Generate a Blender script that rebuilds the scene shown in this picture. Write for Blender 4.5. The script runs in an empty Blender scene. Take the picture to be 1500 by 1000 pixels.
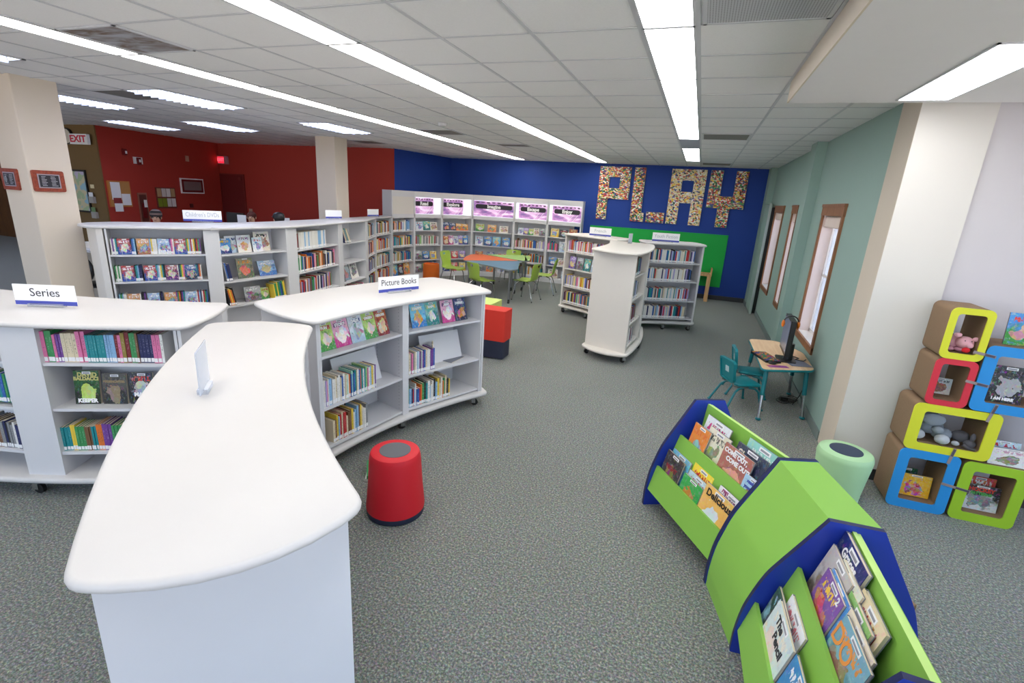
import bpy, bmesh, math, random
from mathutils import Vector, Matrix
R = random.Random(11)
COL = bpy.context.scene.collection
PI = math.pi
WM = {}          # world matrix of each root, by name

# ---------------------------------------------------------------- materials
def lin(c):
    c = c / 255.0
    return c / 12.92 if c <= 0.04045 else ((c + 0.055) / 1.055) ** 2.4
def rgb(h):
    if isinstance(h, str):
        h = h.lstrip('#'); h = tuple(int(h[i:i+2], 16) for i in (0, 2, 4))
    return (lin(h[0]), lin(h[1]), lin(h[2]), 1.0)
MATS = {}
def node_mat(name):
    m = bpy.data.materials.new(name); m.use_nodes = True
    nt = m.node_tree; b = nt.nodes['Principled BSDF']
    return m, nt, b
def N(nt, t, **kw):
    n = nt.nodes.new(t)
    for k, v in kw.items():
        if k.startswith('i_'):
            key = k[2:]
            n.inputs[int(key) if key.isdigit() else key.replace('_', ' ')].default_value = v
        else: setattr(n, k, v)
    return n
def L(nt, a, b): nt.links.new(a, b)
def mat(name, col, rough=.5, metal=0, noise=0, nscale=8, bump=0, bscale=60, spec=.5, trans=0, emit=None, estr=0, alpha=1, coat=0):
    if name in MATS: return MATS[name]
    m, nt, b = node_mat(name)
    c = rgb(col)
    b.inputs['Base Color'].default_value = c
    b.inputs['Roughness'].default_value = rough
    b.inputs['Metallic'].default_value = metal
    b.inputs['Specular IOR Level'].default_value = spec
    b.inputs['Transmission Weight'].default_value = trans
    b.inputs['Coat Weight'].default_value = coat
    if alpha < 1: b.inputs['Alpha'].default_value = alpha
    tc = N(nt, 'ShaderNodeTexCoord')
    nz = N(nt, 'ShaderNodeTexNoise', i_Scale=nscale, i_Detail=4.0)
    L(nt, tc.outputs['Object'], nz.inputs['Vector'])
    mx = N(nt, 'ShaderNodeMix', data_type='RGBA', blend_type='MULTIPLY')
    mx.inputs[0].default_value = 1.0
    mx.inputs[6].default_value = c
    mr = N(nt, 'ShaderNodeMapRange')
    mr.inputs[3].default_value = 1 - max(noise, .015); mr.inputs[4].default_value = 1 + max(noise, .015)
    L(nt, nz.outputs['Fac'], mr.inputs[0])
    L(nt, mr.outputs[0], mx.inputs[7])
    L(nt, mx.outputs[2], b.inputs['Base Color'])
    if bump:
        n2 = N(nt, 'ShaderNodeTexNoise', i_Scale=bscale, i_Detail=3.0)
        L(nt, tc.outputs['Object'], n2.inputs['Vector'])
        bp = N(nt, 'ShaderNodeBump', i_Strength=bump, i_Distance=.004)
        L(nt, n2.outputs['Fac'], bp.inputs['Height']); L(nt, bp.outputs[0], b.inputs['Normal'])
    if emit:
        b.inputs['Emission Color'].default_value = rgb(emit); b.inputs['Emission Strength'].default_value = estr
    MATS[name] = m
    return m
def carpet_mat():
    m, nt, b = node_mat('speckled_carpet')
    tc = N(nt, 'ShaderNodeTexCoord')
    v = N(nt, 'ShaderNodeTexNoise', i_Scale=78.0, i_Detail=3.0, i_Roughness=.8)
    L(nt, tc.outputs['Object'], v.inputs['Vector'])
    r = N(nt, 'ShaderNodeValToRGB')
    e = r.color_ramp.elements
    e[0].position = .30; e[0].color = rgb((58, 62, 62)); e[1].position = .72; e[1].color = rgb((192, 190, 178))
    a = r.color_ramp.elements.new(.45); a.color = rgb((90, 95, 93))
    a = r.color_ramp.elements.new(.56); a.color = rgb((128, 132, 126))
    L(nt, v.outputs['Fac'], r.inputs[0])
    v2 = N(nt, 'ShaderNodeTexVoronoi', i_Scale=120.0); L(nt, tc.outputs['Object'], v2.inputs['Vector'])
    hs = N(nt, 'ShaderNodeMix', data_type='RGBA', blend_type='OVERLAY'); hs.inputs[0].default_value = .2
    L(nt, r.outputs[0], hs.inputs[6]); L(nt, v2.outputs['Color'], hs.inputs[7])
    v3 = N(nt, 'ShaderNodeTexNoise', i_Scale=1.3, i_Detail=3.0); L(nt, tc.outputs['Object'], v3.inputs['Vector'])
    mr = N(nt, 'ShaderNodeMapRange'); mr.inputs[3].default_value = .88; mr.inputs[4].default_value = 1.1
    L(nt, v3.outputs['Fac'], mr.inputs[0])
    mu = N(nt, 'ShaderNodeMix', data_type='RGBA', blend_type='MULTIPLY'); mu.inputs[0].default_value = 1.0
    L(nt, hs.outputs[2], mu.inputs[6]); L(nt, mr.outputs[0], mu.inputs[7])
    L(nt, mu.outputs[2], b.inputs['Base Color'])
    b.inputs['Roughness'].default_value = .9
    b.inputs['Sheen Weight'].default_value = .25; b.inputs['Sheen Roughness'].default_value = .5
    bp = N(nt, 'ShaderNodeBump', i_Strength=.25, i_Distance=.003)
    L(nt, v.outputs['Fac'], bp.inputs['Height']); L(nt, bp.outputs[0], b.inputs['Normal'])
    return m
def wood_mat(name, c1, c2, axis='Z', scale=3, rough=.45):
    if name in MATS: return MATS[name]
    m, nt, b = node_mat(name)
    tc = N(nt, 'ShaderNodeTexCoord'); mp = N(nt, 'ShaderNodeMapping')
    s = [14, 14, 14]; s['XYZ'.index(axis)] = 1.2
    mp.inputs['Scale'].default_value = s
    L(nt, tc.outputs['Object'], mp.inputs[0])
    nz = N(nt, 'ShaderNodeTexNoise', i_Scale=float(scale), i_Detail=6.0, i_Distortion=.6); L(nt, mp.outputs[0], nz.inputs['Vector'])
    r = N(nt, 'ShaderNodeValToRGB'); r.color_ramp.elements[0].position = .35; r.color_ramp.elements[1].position = .68
    r.color_ramp.elements[0].color = rgb(c1); r.color_ramp.elements[1].color = rgb(c2)
    L(nt, nz.outputs['Fac'], r.inputs[0]); L(nt, r.outputs[0], b.inputs['Base Color'])
    b.inputs['Roughness'].default_value = rough
    MATS[name] = m
    return m
def corrugated_mat():
    m, nt, b = node_mat('corrugated_cardboard')
    tc = N(nt, 'ShaderNodeTexCoord')
    w = N(nt, 'ShaderNodeTexWave', i_Scale=38.0, i_Distortion=1.2, bands_direction='Y'); w.inputs['Detail Scale'].default_value = 4
    L(nt, tc.outputs['Object'], w.inputs['Vector'])
    r = N(nt, 'ShaderNodeValToRGB'); r.color_ramp.elements[0].color = rgb((112, 88, 66)); r.color_ramp.elements[1].color = rgb((158, 130, 102))
    L(nt, w.outputs['Fac'], r.inputs[0]); L(nt, r.outputs[0], b.inputs['Base Color'])
    b.inputs['Roughness'].default_value = .85
    return m
def mosaic_mat(name, cols, seed):
    m, nt, b = node_mat(name)
    tc = N(nt, 'ShaderNodeTexCoord'); mp = N(nt, 'ShaderNodeMapping'); mp.inputs['Location'].default_value = (seed * 3.1, seed, seed * 1.7)
    mp.inputs['Scale'].default_value = (1.0, 1.0, 1.5)
    L(nt, tc.outputs['Object'], mp.inputs[0])
    v = N(nt, 'ShaderNodeTexVoronoi', i_Scale=21.0, distance='CHEBYCHEV'); L(nt, mp.outputs[0], v.inputs['Vector'])
    sp = N(nt, 'ShaderNodeSeparateColor'); L(nt, v.outputs['Color'], sp.inputs[0])
    big = N(nt, 'ShaderNodeTexNoise', i_Scale=3.5, i_Detail=0.0); L(nt, mp.outputs[0], big.inputs['Vector'])
    ad = N(nt, 'ShaderNodeMath', operation='ADD'); L(nt, sp.outputs[0], ad.inputs[0])
    mm = N(nt, 'ShaderNodeMath', operation='MULTIPLY'); mm.inputs[1].default_value = 1.1; L(nt, big.outputs['Fac'], mm.inputs[0]); L(nt, mm.outputs[0], ad.inputs[1])
    fr = N(nt, 'ShaderNodeMath', operation='FRACT'); L(nt, ad.outputs[0], fr.inputs[0])
    r = N(nt, 'ShaderNodeValToRGB'); r.color_ramp.interpolation = 'CONSTANT'
    e = r.color_ramp.elements
    while len(e) < len(cols): e.new(.5)
    for i, c in enumerate(cols): e[i].position = i / len(cols)
    for i, c in enumerate(cols): e[i].color = rgb(c)
    L(nt, fr.outputs[0], r.inputs[0]); L(nt, r.outputs[0], b.inputs['Base Color'])
    b.inputs['Roughness'].default_value = .35
    return m
def art_mat(name, bg1, bg2, blob, title, sx=1.0, seed=0.0, cell=5.0, mixc=.35, ty=.8, det=.3):
    """printed front cover: background gradient, a central figure, a title line"""
    if name in MATS: return MATS[name]
    m, nt, b = node_mat(name)
    tc = N(nt, 'ShaderNodeTexCoord')
    mp = N(nt, 'ShaderNodeMapping'); mp.inputs['Location'].default_value = (0, seed, 0)
    L(nt, tc.outputs['Object'], mp.inputs[0])
    s = N(nt, 'ShaderNodeSeparateXYZ'); L(nt, tc.outputs['Object'], s.inputs[0])
    nz = N(nt, 'ShaderNodeTexNoise', i_Scale=4.0, i_Detail=3.0); L(nt, mp.outputs[0], nz.inputs['Vector'])
    def M_(op, a, bb):
        n = N(nt, 'ShaderNodeMath', operation=op)
        for i, q in enumerate((a, bb)):
            if q is None: continue
            if isinstance(q, (int, float)): n.inputs[i].default_value = q
            else: L(nt, q, n.inputs[i])
        return n.outputs[0]
    g = M_('ADD', s.outputs[2], M_('MULTIPLY', M_('SUBTRACT', nz.outputs['Fac'], .5), 1.6))
    r = N(nt, 'ShaderNodeValToRGB'); r.color_ramp.elements[0].position = .25; r.color_ramp.elements[1].position = .6
    r.color_ramp.elements[0].color = rgb(bg1); r.color_ramp.elements[1].color = rgb(bg2); L(nt, g, r.inputs[0])
    dx = M_('SUBTRACT', s.outputs[0], .5); dz = M_('MULTIPLY', M_('SUBTRACT', s.outputs[2], .4), 1.15)
    d = M_('SQRT', M_('ADD', M_('MULTIPLY', dx, dx), M_('MULTIPLY', dz, dz)), None)
    n2 = N(nt, 'ShaderNodeTexNoise', i_Scale=3.2, i_Detail=2.0); mp2 = N(nt, 'ShaderNodeMapping'); mp2.inputs['Location'].default_value = (4, seed, 2)
    L(nt, tc.outputs['Object'], mp2.inputs[0]); L(nt, mp2.outputs[0], n2.inputs['Vector'])
    bm = M_('LESS_THAN', M_('ADD', d, M_('MULTIPLY', M_('SUBTRACT', n2.outputs['Fac'], .5), .9)), .29)
    v = N(nt, 'ShaderNodeTexVoronoi', i_Scale=cell); L(nt, mp.outputs[0], v.inputs['Vector'])
    bc = N(nt, 'ShaderNodeMix', data_type='RGBA'); bc.inputs[0].default_value = mixc; bc.inputs[6].default_value = rgb(blob); L(nt, v.outputs['Color'], bc.inputs[7])
    m1 = N(nt, 'ShaderNodeMix', data_type='RGBA'); L(nt, bm, m1.inputs[0]); L(nt, r.outputs[0], m1.inputs[6]); L(nt, bc.outputs[2], m1.inputs[7])
    mp3 = N(nt, 'ShaderNodeMapping'); mp3.inputs['Scale'].default_value = (16 * sx, 1, 7); mp3.inputs['Location'].default_value = (seed, seed, 0)
    L(nt, tc.outputs['Object'], mp3.inputs[0])
    n3 = N(nt, 'ShaderNodeTexNoise', i_Scale=1.0, i_Detail=1.0); L(nt, mp3.outputs[0], n3.inputs['Vector'])
    tm = M_('MULTIPLY', M_('GREATER_THAN', n3.outputs['Fac'], .5), M_('MULTIPLY', M_('GREATER_THAN', s.outputs[2], ty - .07), M_('LESS_THAN', s.outputs[2], ty + .08)))
    tm = M_('MULTIPLY', tm, M_('MULTIPLY', M_('GREATER_THAN', s.outputs[0], .12), M_('LESS_THAN', s.outputs[0], .88)))
    m2 = N(nt, 'ShaderNodeMix', data_type='RGBA'); L(nt, tm, m2.inputs[0]); L(nt, m1.outputs[2], m2.inputs[6]); m2.inputs[7].default_value = rgb(title)
    n5 = N(nt, 'ShaderNodeTexNoise', i_Scale=9.0, i_Detail=4.0, i_Roughness=.75); L(nt, mp.outputs[0], n5.inputs['Vector'])
    v5 = N(nt, 'ShaderNodeTexVoronoi', i_Scale=13.0); L(nt, mp.outputs[0], v5.inputs['Vector'])
    m3 = N(nt, 'ShaderNodeMix', data_type='RGBA', blend_type='SOFT_LIGHT'); m3.inputs[0].default_value = min(1, det * 2.2); L(nt, m2.outputs[2], m3.inputs[6]); L(nt, n5.outputs['Color'], m3.inputs[7])
    g5 = M_('MULTIPLY', M_('GREATER_THAN', n5.outputs['Fac'], .54), det)
    m4 = N(nt, 'ShaderNodeMix', data_type='RGBA'); L(nt, g5, m4.inputs[0]); L(nt, m3.outputs[2], m4.inputs[6]); L(nt, v5.outputs['Color'], m4.inputs[7])
    L(nt, m4.outputs[2], b.inputs['Base Color'])
    b.inputs['Roughness'].default_value = .3
    MATS[name] = m
    return m

def clear_mat(name, amount):
    m, nt, b = node_mat(name)
    out = nt.nodes['Material Output']; tr = N(nt, 'ShaderNodeBsdfTransparent'); fr = N(nt, 'ShaderNodeFresnel', i_IOR=1.45)
    b.inputs['Roughness'].default_value = .05; b.inputs['Base Color'].default_value = rgb((225, 230, 240))
    ad = N(nt, 'ShaderNodeMath', operation='ADD'); ad.inputs[1].default_value = amount; ad.use_clamp = True; L(nt, fr.outputs[0], ad.inputs[0])
    mx = N(nt, 'ShaderNodeMixShader'); L(nt, ad.outputs[0], mx.inputs[0]); L(nt, tr.outputs[0], mx.inputs[1]); L(nt, b.outputs[0], mx.inputs[2]); L(nt, mx.outputs[0], out.inputs['Surface'])
    return m
WHITE = mat('white_laminate', (207, 205, 205), .38, bump=.03, bscale=200)
WHITE2 = mat('white_melamine', (214, 214, 218), .45)
CREAM = mat('cream_laminate', (222, 217, 210), .45)
PAGES = mat('book_pages', (222, 208, 184), .9, noise=.12, nscale=60)
LABEL = mat('paper_label', (240, 240, 242), .6)
BARCODE = mat('barcode_grey', (150, 150, 158), .6)
CHROME = mat('chrome', (190, 192, 196), .2, metal=1)
STEEL = mat('brushed_steel', (150, 152, 156), .35, metal=1)
BLACK = mat('black_rubber', (22, 22, 24), .5)
BLKP = mat('black_plastic', (26, 26, 28), .35)
NAVY = mat('navy_laminate', (30, 56, 162), .42)
NAVYEDGE = mat('navy_edge', (20, 28, 78), .4)
LIME = mat('lime_laminate', (136, 190, 78), .42)
LIMEEDGE = mat('pale_lime_edge', (190, 226, 130), .4)
TEAL = mat('teal_plastic', (10, 124, 134), .38)
TEALM = mat('teal_paint', (12, 112, 122), .35)
BEECH = wood_mat('beech', (206, 160, 108), (224, 184, 134), 'Z')
OAK = wood_mat('oak_trim', (126, 82, 52), (160, 108, 72), 'Z')
MAPLE = wood_mat('maple_laminate', (222, 182, 140), (236, 202, 162), 'Y', 2, .35)
CARD = corrugated_mat()
ACR = clear_mat('clear_acrylic', .22)
CHAIRG = mat('lime_plastic', (160, 188, 76), .35)
INK = mat('dark_ink', (52, 52, 58), .5)
GREYINK = mat('grey_ink', (178, 182, 190), .5)
BLUEBAND = mat('blue_print', (66, 76, 172), .5)
WINK = mat('white_ink', (250, 250, 250), .5)

# ---------------------------------------------------------------- mesh builder
class MB:
    def __init__(s): s.v = []; s.f = []; s.m = []; s.T = Matrix.Identity(4)
    def vert(s, p): s.v.append(s.T @ Vector(p)); return len(s.v) - 1
    def face(s, idx, m=0): s.f.append(tuple(idx)); s.m.append(m)
    def box(s, x0, x1, y0, y1, z0, z1, m=0):
        a = [s.vert(p) for p in ((x0,y0,z0),(x1,y0,z0),(x1,y1,z0),(x0,y1,z0),(x0,y0,z1),(x1,y0,z1),(x1,y1,z1),(x0,y1,z1))]
        for q in ((3,2,1,0),(4,5,6,7),(0,1,5,4),(1,2,6,5),(2,3,7,6),(3,0,4,7)): s.face([a[i] for i in q], m)
        return s
    def rbox(s, x0, x1, y0, y1, z0, z1, r=.01, m=0, axis='z', n=4):
        """box with rounded vertical edges (about axis)"""
        def rr(a0, a1, b0, b1):
            P = []
            for cx, cy, st in ((a1-r, b0+r, -90), (a1-r, b1-r, 0), (a0+r, b1-r, 90), (a0+r, b0+r, 180)):
                for k in range(n + 1):
                    t = math.radians(st + 90 * k / n); P.append((cx + r*math.cos(t), cy + r*math.sin(t)))
            return P
        if axis == 'z': s.prism(rr(x0, x1, y0, y1), z0, z1, m)
        elif axis == 'y':
            P = rr(x0, x1, z0, z1); s.loft([[(a, y1, b) for a, b in P], [(a, y0, b) for a, b in P]], m, True, True)
        else:
            P = rr(y0, y1, z0, z1); s.loft([[(x0, a, b) for a, b in P], [(x1, a, b) for a, b in P]], m, True, True)
        return s
    def loft(s, rings, m=0, cap0=True, cap1=True, closed=True, mcap=None):
        R_ = [[s.vert(p) for p in r] for r in rings]
        n = len(R_[0])
        for a, b in zip(R_, R_[1:]):
            for i in range(n if closed else n - 1):
                j = (i + 1) % n; s.face((a[i], a[j], b[j], b[i]), m)
        mc = m if mcap is None else mcap
        if cap0: s.face(R_[0][::-1], mc)
        if cap1: s.face(R_[-1], mc)
        return s
    def prism(s, poly, z0, z1, m=0, mcap=None):
        poly = ccw(poly)
        return s.loft([[(x, y, z0) for x, y in poly], [(x, y, z1) for x, y in poly]], m, mcap=mcap)
    def slab(s, poly, z0, z1, m=0, r=None):
        poly = ccw(poly); r = r or (z1 - z0) / 2; zm = (z0 + z1) / 2
        nr = normals(poly); rings = []
        for a in (-90, -60, -30, 0, 30, 60, 90):
            t = math.radians(a); ins = r * (1 - math.cos(t)); z = zm + (z1 - z0) / 2 * math.sin(t)
            rings.append([(x - nx*ins, y - ny*ins, z) for (x, y), (nx, ny) in zip(poly, nr)])
        return s.loft(rings, m)
    def lathe(s, prof, c=(0, 0, 0), n=32, m=0, ms=None):
        rings = [[(c[0] + r*math.cos(2*PI*k/n), c[1] + r*math.sin(2*PI*k/n), c[2] + z) for k in range(n)] for r, z in prof]
        k0 = len(s.f); s.loft(rings, m)
        if ms:
            for i in range(len(rings) - 1):
                for k in range(n): s.m[k0 + i*n + k] = ms[i]
        return s
    def tube(s, pts, r, n=8, m=0, caps=True):
        pts = [Vector(p) for p in pts]; rings = []; up = None
        rr = r if isinstance(r, (list, tuple)) else [r] * len(pts)
        for i, p in enumerate(pts):
            t = (pts[min(i+1, len(pts)-1)] - pts[max(i-1, 0)]).normalized()
            if up is None: up = Vector((0, 0, 1)) if abs(t.z) < .9 else Vector((1, 0, 0))
            a = t.cross(up).normalized(); b = a.cross(t).normalized(); up = b
            rings.append([tuple(p + (a*math.cos(2*PI*k/n) + b*math.sin(2*PI*k/n)) * rr[i]) for k in range(n)])
        return s.loft(rings, m, caps, caps)
    def ball(s, c, r, m=0, n=12, k=8):
        r = (r, r, r) if isinstance(r, (int, float)) else r
        rings = []
        for i in range(1, k):
            t = PI * i / k
            rings.append([(c[0] + r[0]*math.sin(t)*math.cos(2*PI*j/n), c[1] + r[1]*math.sin(t)*math.sin(2*PI*j/n), c[2] - r[2]*math.cos(t)) for j in range(n)])
        return s.loft(rings, m)
    def build(s, name, mats, parent=None, smooth=False):
        if not isinstance(mats, (list, tuple)): mats = [mats]
        vs = s.v
        root = parent
        while root is not None and root.name not in WM: root = root.parent
        if root is not None:
            inv = WM[root.name].inverted(); vs = [inv @ v for v in vs]
        me = bpy.data.meshes.new(name); me.from_pydata([tuple(v) for v in vs], [], s.f)
        for x in mats: me.materials.append(x)
        me.polygons.foreach_set('material_index', s.m)
        if smooth: me.polygons.foreach_set('use_smooth', [True] * len(s.f))
        me.update()
        bm = bmesh.new(); bm.from_mesh(me); bmesh.ops.recalc_face_normals(bm, faces=bm.faces); bm.to_mesh(me); bm.free()
        if smooth:
            try: me.set_sharp_from_angle(angle=math.radians(40))
            except Exception: pass
        o = bpy.data.objects.new(name, me); COL.objects.link(o)
        if parent is not None: o.parent = parent
        return o
def ccw(P):
    P = [(float(p[0]), float(p[1])) for p in P]
    a = sum(P[i][0]*P[(i+1) % len(P)][1] - P[(i+1) % len(P)][0]*P[i][1] for i in range(len(P)))
    return P if a > 0 else P[::-1]
def normals(P):
    out = []
    for i in range(len(P)):
        a = Vector(P[i]) - Vector(P[i-1]); b = Vector(P[(i+1) % len(P)]) - Vector(P[i])
        a.normalize(); b.normalize(); n = Vector((a.y + b.y, -a.x - b.x))
        n.normalize(); out.append((n.x, n.y))
    return out
def fillet(P, r=.05, n=4, ang=30):
    out = []
    for i in range(len(P)):
        p = Vector(P[i]); a = Vector(P[i-1]) - p; b = Vector(P[(i+1) % len(P)]) - p
        if a.length < 1e-6 or b.length < 1e-6: continue
        if a.angle(b) > PI - math.radians(ang): out.append(tuple(p)); continue
        c0 = p + a.normalized() * min(r, a.length * .95); c1 = p + b.normalized() * min(r, b.length * .95)
        for k in range(n + 1):
            t = k / n; q = c0*(1-t)**2 + p*2*t*(1-t) + c1*t*t; out.append(tuple(q))
    return out
def thing(name, label, cat, loc=(0, 0, 0), rot=0, group=None, M=None):
    o = bpy.data.objects.new(name, None); COL.objects.link(o); o.empty_display_size = .1
    mt = M if M is not None else Matrix.Translation(Vector(loc)) @ Matrix.Rotation(rot, 4, 'Z')
    o.matrix_world = mt; WM[o.name] = mt.copy()
    o['label'] = label; o['category'] = cat
    if group: o['group'] = group
    return o
def tag(o, label, cat, group=None):
    o['label'] = label; o['category'] = cat
    if group: o['group'] = group
    return o
def struct(name, mb, m, parent=None, smooth=False):
    o = mb.build(name, m, parent, smooth)
    if parent is None: o['kind'] = 'structure'
    return o
def text(s, size, M, m, parent, name='lettering', ext=.001, align='CENTER', sx=1.0, bold=0.0):
    cu = bpy.data.curves.new(name, 'FONT'); cu.body = s; cu.size = size; cu.extrude = ext; cu.align_x = align; cu.align_y = 'CENTER'; cu.resolution_u = 3
    cu.offset = bold
    t = bpy.data.objects.new(name, cu); COL.objects.link(t)
    dg = bpy.context.evaluated_depsgraph_get(); me = bpy.data.meshes.new_from_object(t.evaluated_get(dg))
    bpy.data.objects.remove(t); bpy.data.curves.remove(cu)
    root = parent
    while root is not None and root.name not in WM: root = root.parent
    inv = WM[root.name].inverted() if root is not None else Matrix.Identity(4)
    me.transform(inv @ M @ Matrix.Diagonal((sx, 1, 1, 1)))
    me.materials.clear(); me.materials.append(m)
    o = bpy.data.objects.new(name, me); COL.objects.link(o)
    if parent is not None: o.parent = parent
    return o
def frame(o, ex, ez=(0, 0, 1)):
    """matrix: x along ex, y = ez x ex (inward), z up"""
    ex = Vector(ex).normalized(); ez = Vector(ez).normalized(); ey = ez.cross(ex)
    M = Matrix.Identity(4)
    for i in range(3): M[i][0] = ex[i]; M[i][1] = ey[i]; M[i][2] = ez[i]; M[i][3] = o[i]
    return M
def textframe(o, ex, ez):
    """text lies in its local xy plane: local x -> ex, local y -> ez"""
    ex = Vector(ex).normalized(); ez = Vector(ez).normalized(); n = ex.cross(ez)
    M = Matrix.Identity(4)
    for i in range(3): M[i][0] = ex[i]; M[i][1] = ez[i]; M[i][2] = n[i]; M[i][3] = o[i]
    return M

# ---------------------------------------------------------------- camera
CAM_H = 2.20; CE = 3.145
Rm = [[0.93597774, 0.14965918, -0.31866564], [0.34728823, -0.2439801, 0.90546375], [0.05776289, -0.95816274, -0.28033482]]
cd = bpy.data.cameras.new('camera'); cam = bpy.data.objects.new('camera', cd); COL.objects.link(cam)
cd.sensor_width = 36; cd.lens = 36 * 724.6 / 1500; cd.clip_start = .05; cd.clip_end = 200
mw = Matrix.Identity(4)
for i in range(3):
    mw[i][0] = Rm[i][0]; mw[i][1] = -Rm[i][1]; mw[i][2] = -Rm[i][2]
mw[2][3] = CAM_H
cam.matrix_world = mw
bpy.context.scene.camera = cam

# ---------------------------------------------------------------- shell
RED = mat('red_wall_paint', (172, 54, 42), .75, noise=.04, nscale=2)
REDD = mat('dark_red_paint', (112, 26, 24), .7)
BROWN = mat('brown_wall_paint', (118, 92, 54), .8, noise=.04, nscale=2)
BLUE = mat('blue_wall_paint', (20, 62, 150), .7, noise=.03, nscale=2)
GREENW = mat('sage_wall_paint', (150, 176, 168), .75, noise=.02, nscale=2, bump=.05, bscale=90)
BEIGE = mat('beige_wall_paint', (214, 202, 186), .8, noise=.02, nscale=2, bump=.05, bscale=90)
OFFW = mat('offwhite_wall_paint', (226, 222, 216), .8, noise=.015, nscale=2)
BASEB = mat('dark_vinyl_base', (58, 58, 60), .55)
TILE = mat('mineral_ceiling_tile', (238, 238, 240), .9, noise=.05, nscale=110, bump=.25, bscale=160)
GRID = mat('ceiling_grid_paint', (206, 208, 214), .5)
SOFF = mat('soffit_paint', (226, 224, 226), .85)
CARPET = carpet_mat()

mb = MB(); mb.box(-24, 4.2, -3.2, 14, -.06, 0); struct('floor', mb, CARPET)
mb = MB(); mb.box(-24, 4.2, -3.2, 14, CE + .006, CE + .12); struct('ceiling', mb, TILE)
# T-bar grid
fx = [(-4.775, -4.47), (-2.64, -2.335), (-.475, -.165)]
bars = [-4.775, -4.47, -2.64, -2.335, -.475, -.165]
x = -4.47
for k in (1, 2): bars.append(-4.47 + .61*k)
for k in (1, 2): bars.append(-2.335 + .61*k)
bars += [.48, 1.09]
for k in range(1, 30): bars.append(-4.775 - .61*k)
Y0 = 3.185
mb = MB()
for b in bars: mb.box(b - .012, b + .012, -3.2, 13.38, CE, CE + .004)
k = -11
while True:
    y = Y0 + .61*k; k += 1
    if y > 13.3: break
    if y < -3: continue
    mb.box(-22, 1.46, y - .010, y + .010, CE + .0008, CE + .004)
struct('trim_1', mb, GRID)
# walls
mb = MB(); mb.box(-7.17, 1.6, 13.38, 13.55, 0, CE + .02)
struct('wall_back', mb, BLUE)
def wallseg(name, a, b, th, m, z0=0, z1=CE + .02):
    a = Vector(a); b = Vector(b); d = (b - a).normalized(); n = Vector((-d.y, d.x)) * th
    mb = MB(); mb.prism([a, b, b + n, a + n], z0, z1); return struct(name, mb, m)
wallseg('wall_left_blue', (-7.17, 10.97), (-6.87, 13.38), .15, BLUE)
wallseg('wall_far_red', (-12.9, 10.97), (-7.17, 10.97), .15, RED)
wallseg('wall_left_red', (-12.407, 7.602), (-12.9, 10.97), .15, RED)
mb = MB(); mb.prism([(-13.9, 7.57), (-12.405, 7.57), (-12.405, 7.6015), (-12.57, 7.6015), (-12.57, 7.72), (-13.9, 7.72)], 0, CE + .02); struct('wall_left_brown', mb, BROWN)
wallseg('wall_hall_side', (-13.9, 7.6), (-13.9, 9.8), .12, BROWN)
wallseg('wall_hall_far', (-23.9, 9.8), (-13.9, 9.8), .12, wood_mat('brown_panelling', (106, 66, 34), (132, 86, 46)))
wallseg('wall_left', (-23.95, -3.2), (-23.95, 14), .1, BEIGE)
mb = MB(); mb.box(-24, 4.2, -3.3, -3.2, 0, .6); mb.box(-24, 4.2, -3.3, -3.2, 2.85, CE + .02)
for a, b in ((-24, -22.4), (-19.6, -19.2), (-16.4, -16.0), (-13.2, -12.8), (-10, -9.6), (-7.2, -6.8), (-4.4, -4.0), (-1.6, -1.2), (1.2, 1.6), (4.0, 4.2)): mb.box(a, b, -3.3, -3.2, .6, 2.85)
struct('wall_rear', mb, OFFW)
REAR_FILL = ((-22.4, -19.6), (-19.2, -16.4), (-16.0, -13.2), (-12.8, -10.0), (-9.6, -7.2), (-6.8, -4.4), (-4.0, -1.6), (-1.2, 1.2), (1.6, 4.0))  # openings added behind the camera to let in fill daylight
# right wall with windows at x = 1.46
WX = 1.46
wins = [(6.45, 7.40), (9.28, 9.74), (10.80, 11.88)]
mb = MB()
ys = [4.78]
for a, b in wins: ys += [a, b]
ys.append(13.5)
for i in range(0, len(ys), 2): mb.box(WX, WX + .32, ys[i], ys[i+1], 0, CE + .02)
for a, b in wins:
    mb.box(WX, WX + .32, a, b, 0, .70); mb.box(WX, WX + .32, a, b, 2.22, CE + .02)
struct('wall_right', mb, GREENW)
mb = MB(); mb.prism([(1.40, 4.75), (1.46, 5.40), (1.60, 5.40), (1.86, 4.78), (1.86, 4.75)], 0, CE + .02)
o = struct('trim_2', mb, OFFW)
mb = MB(); mb.prism([(1.398, 4.752), (1.4585, 5.40), (1.462, 5.40), (1.404, 4.752)], 0.001, CE + .019); struct('trim_3', mb, BEIGE)
mb = MB(); mb.box(1.86, 4.2, 4.80, 4.95, 0, CE + .02); struct('wall_alcove', mb, mat('alcove_paint', (212, 208, 212), .8))
mb = MB(); mb.box(1.334, WX + .001, 8.13, 8.52, 0, CE + .02); struct('trim_4', mb, GREENW)
mb = MB(); mb.box(1.33, WX + .001, 12.9, 13.38, 0, CE + .02); struct('trim_5', mb, GREENW)
# right outer wall with tall windows that light the near part of the room
mb = MB(); mb.box(4.1, 4.2, -3.2, 4.8, 0, .5); mb.box(4.1, 4.2, -3.2, 4.8, 2.75, CE + .02)
for a, b in ((-3.2, -2.7), (-1.0, -.8), (.9, 1.1), (2.8, 3.0), (4.6, 4.8)): mb.box(4.1, 4.2, a, b, .5, 2.75)
struct('wall_right_near', mb, OFFW)
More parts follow.
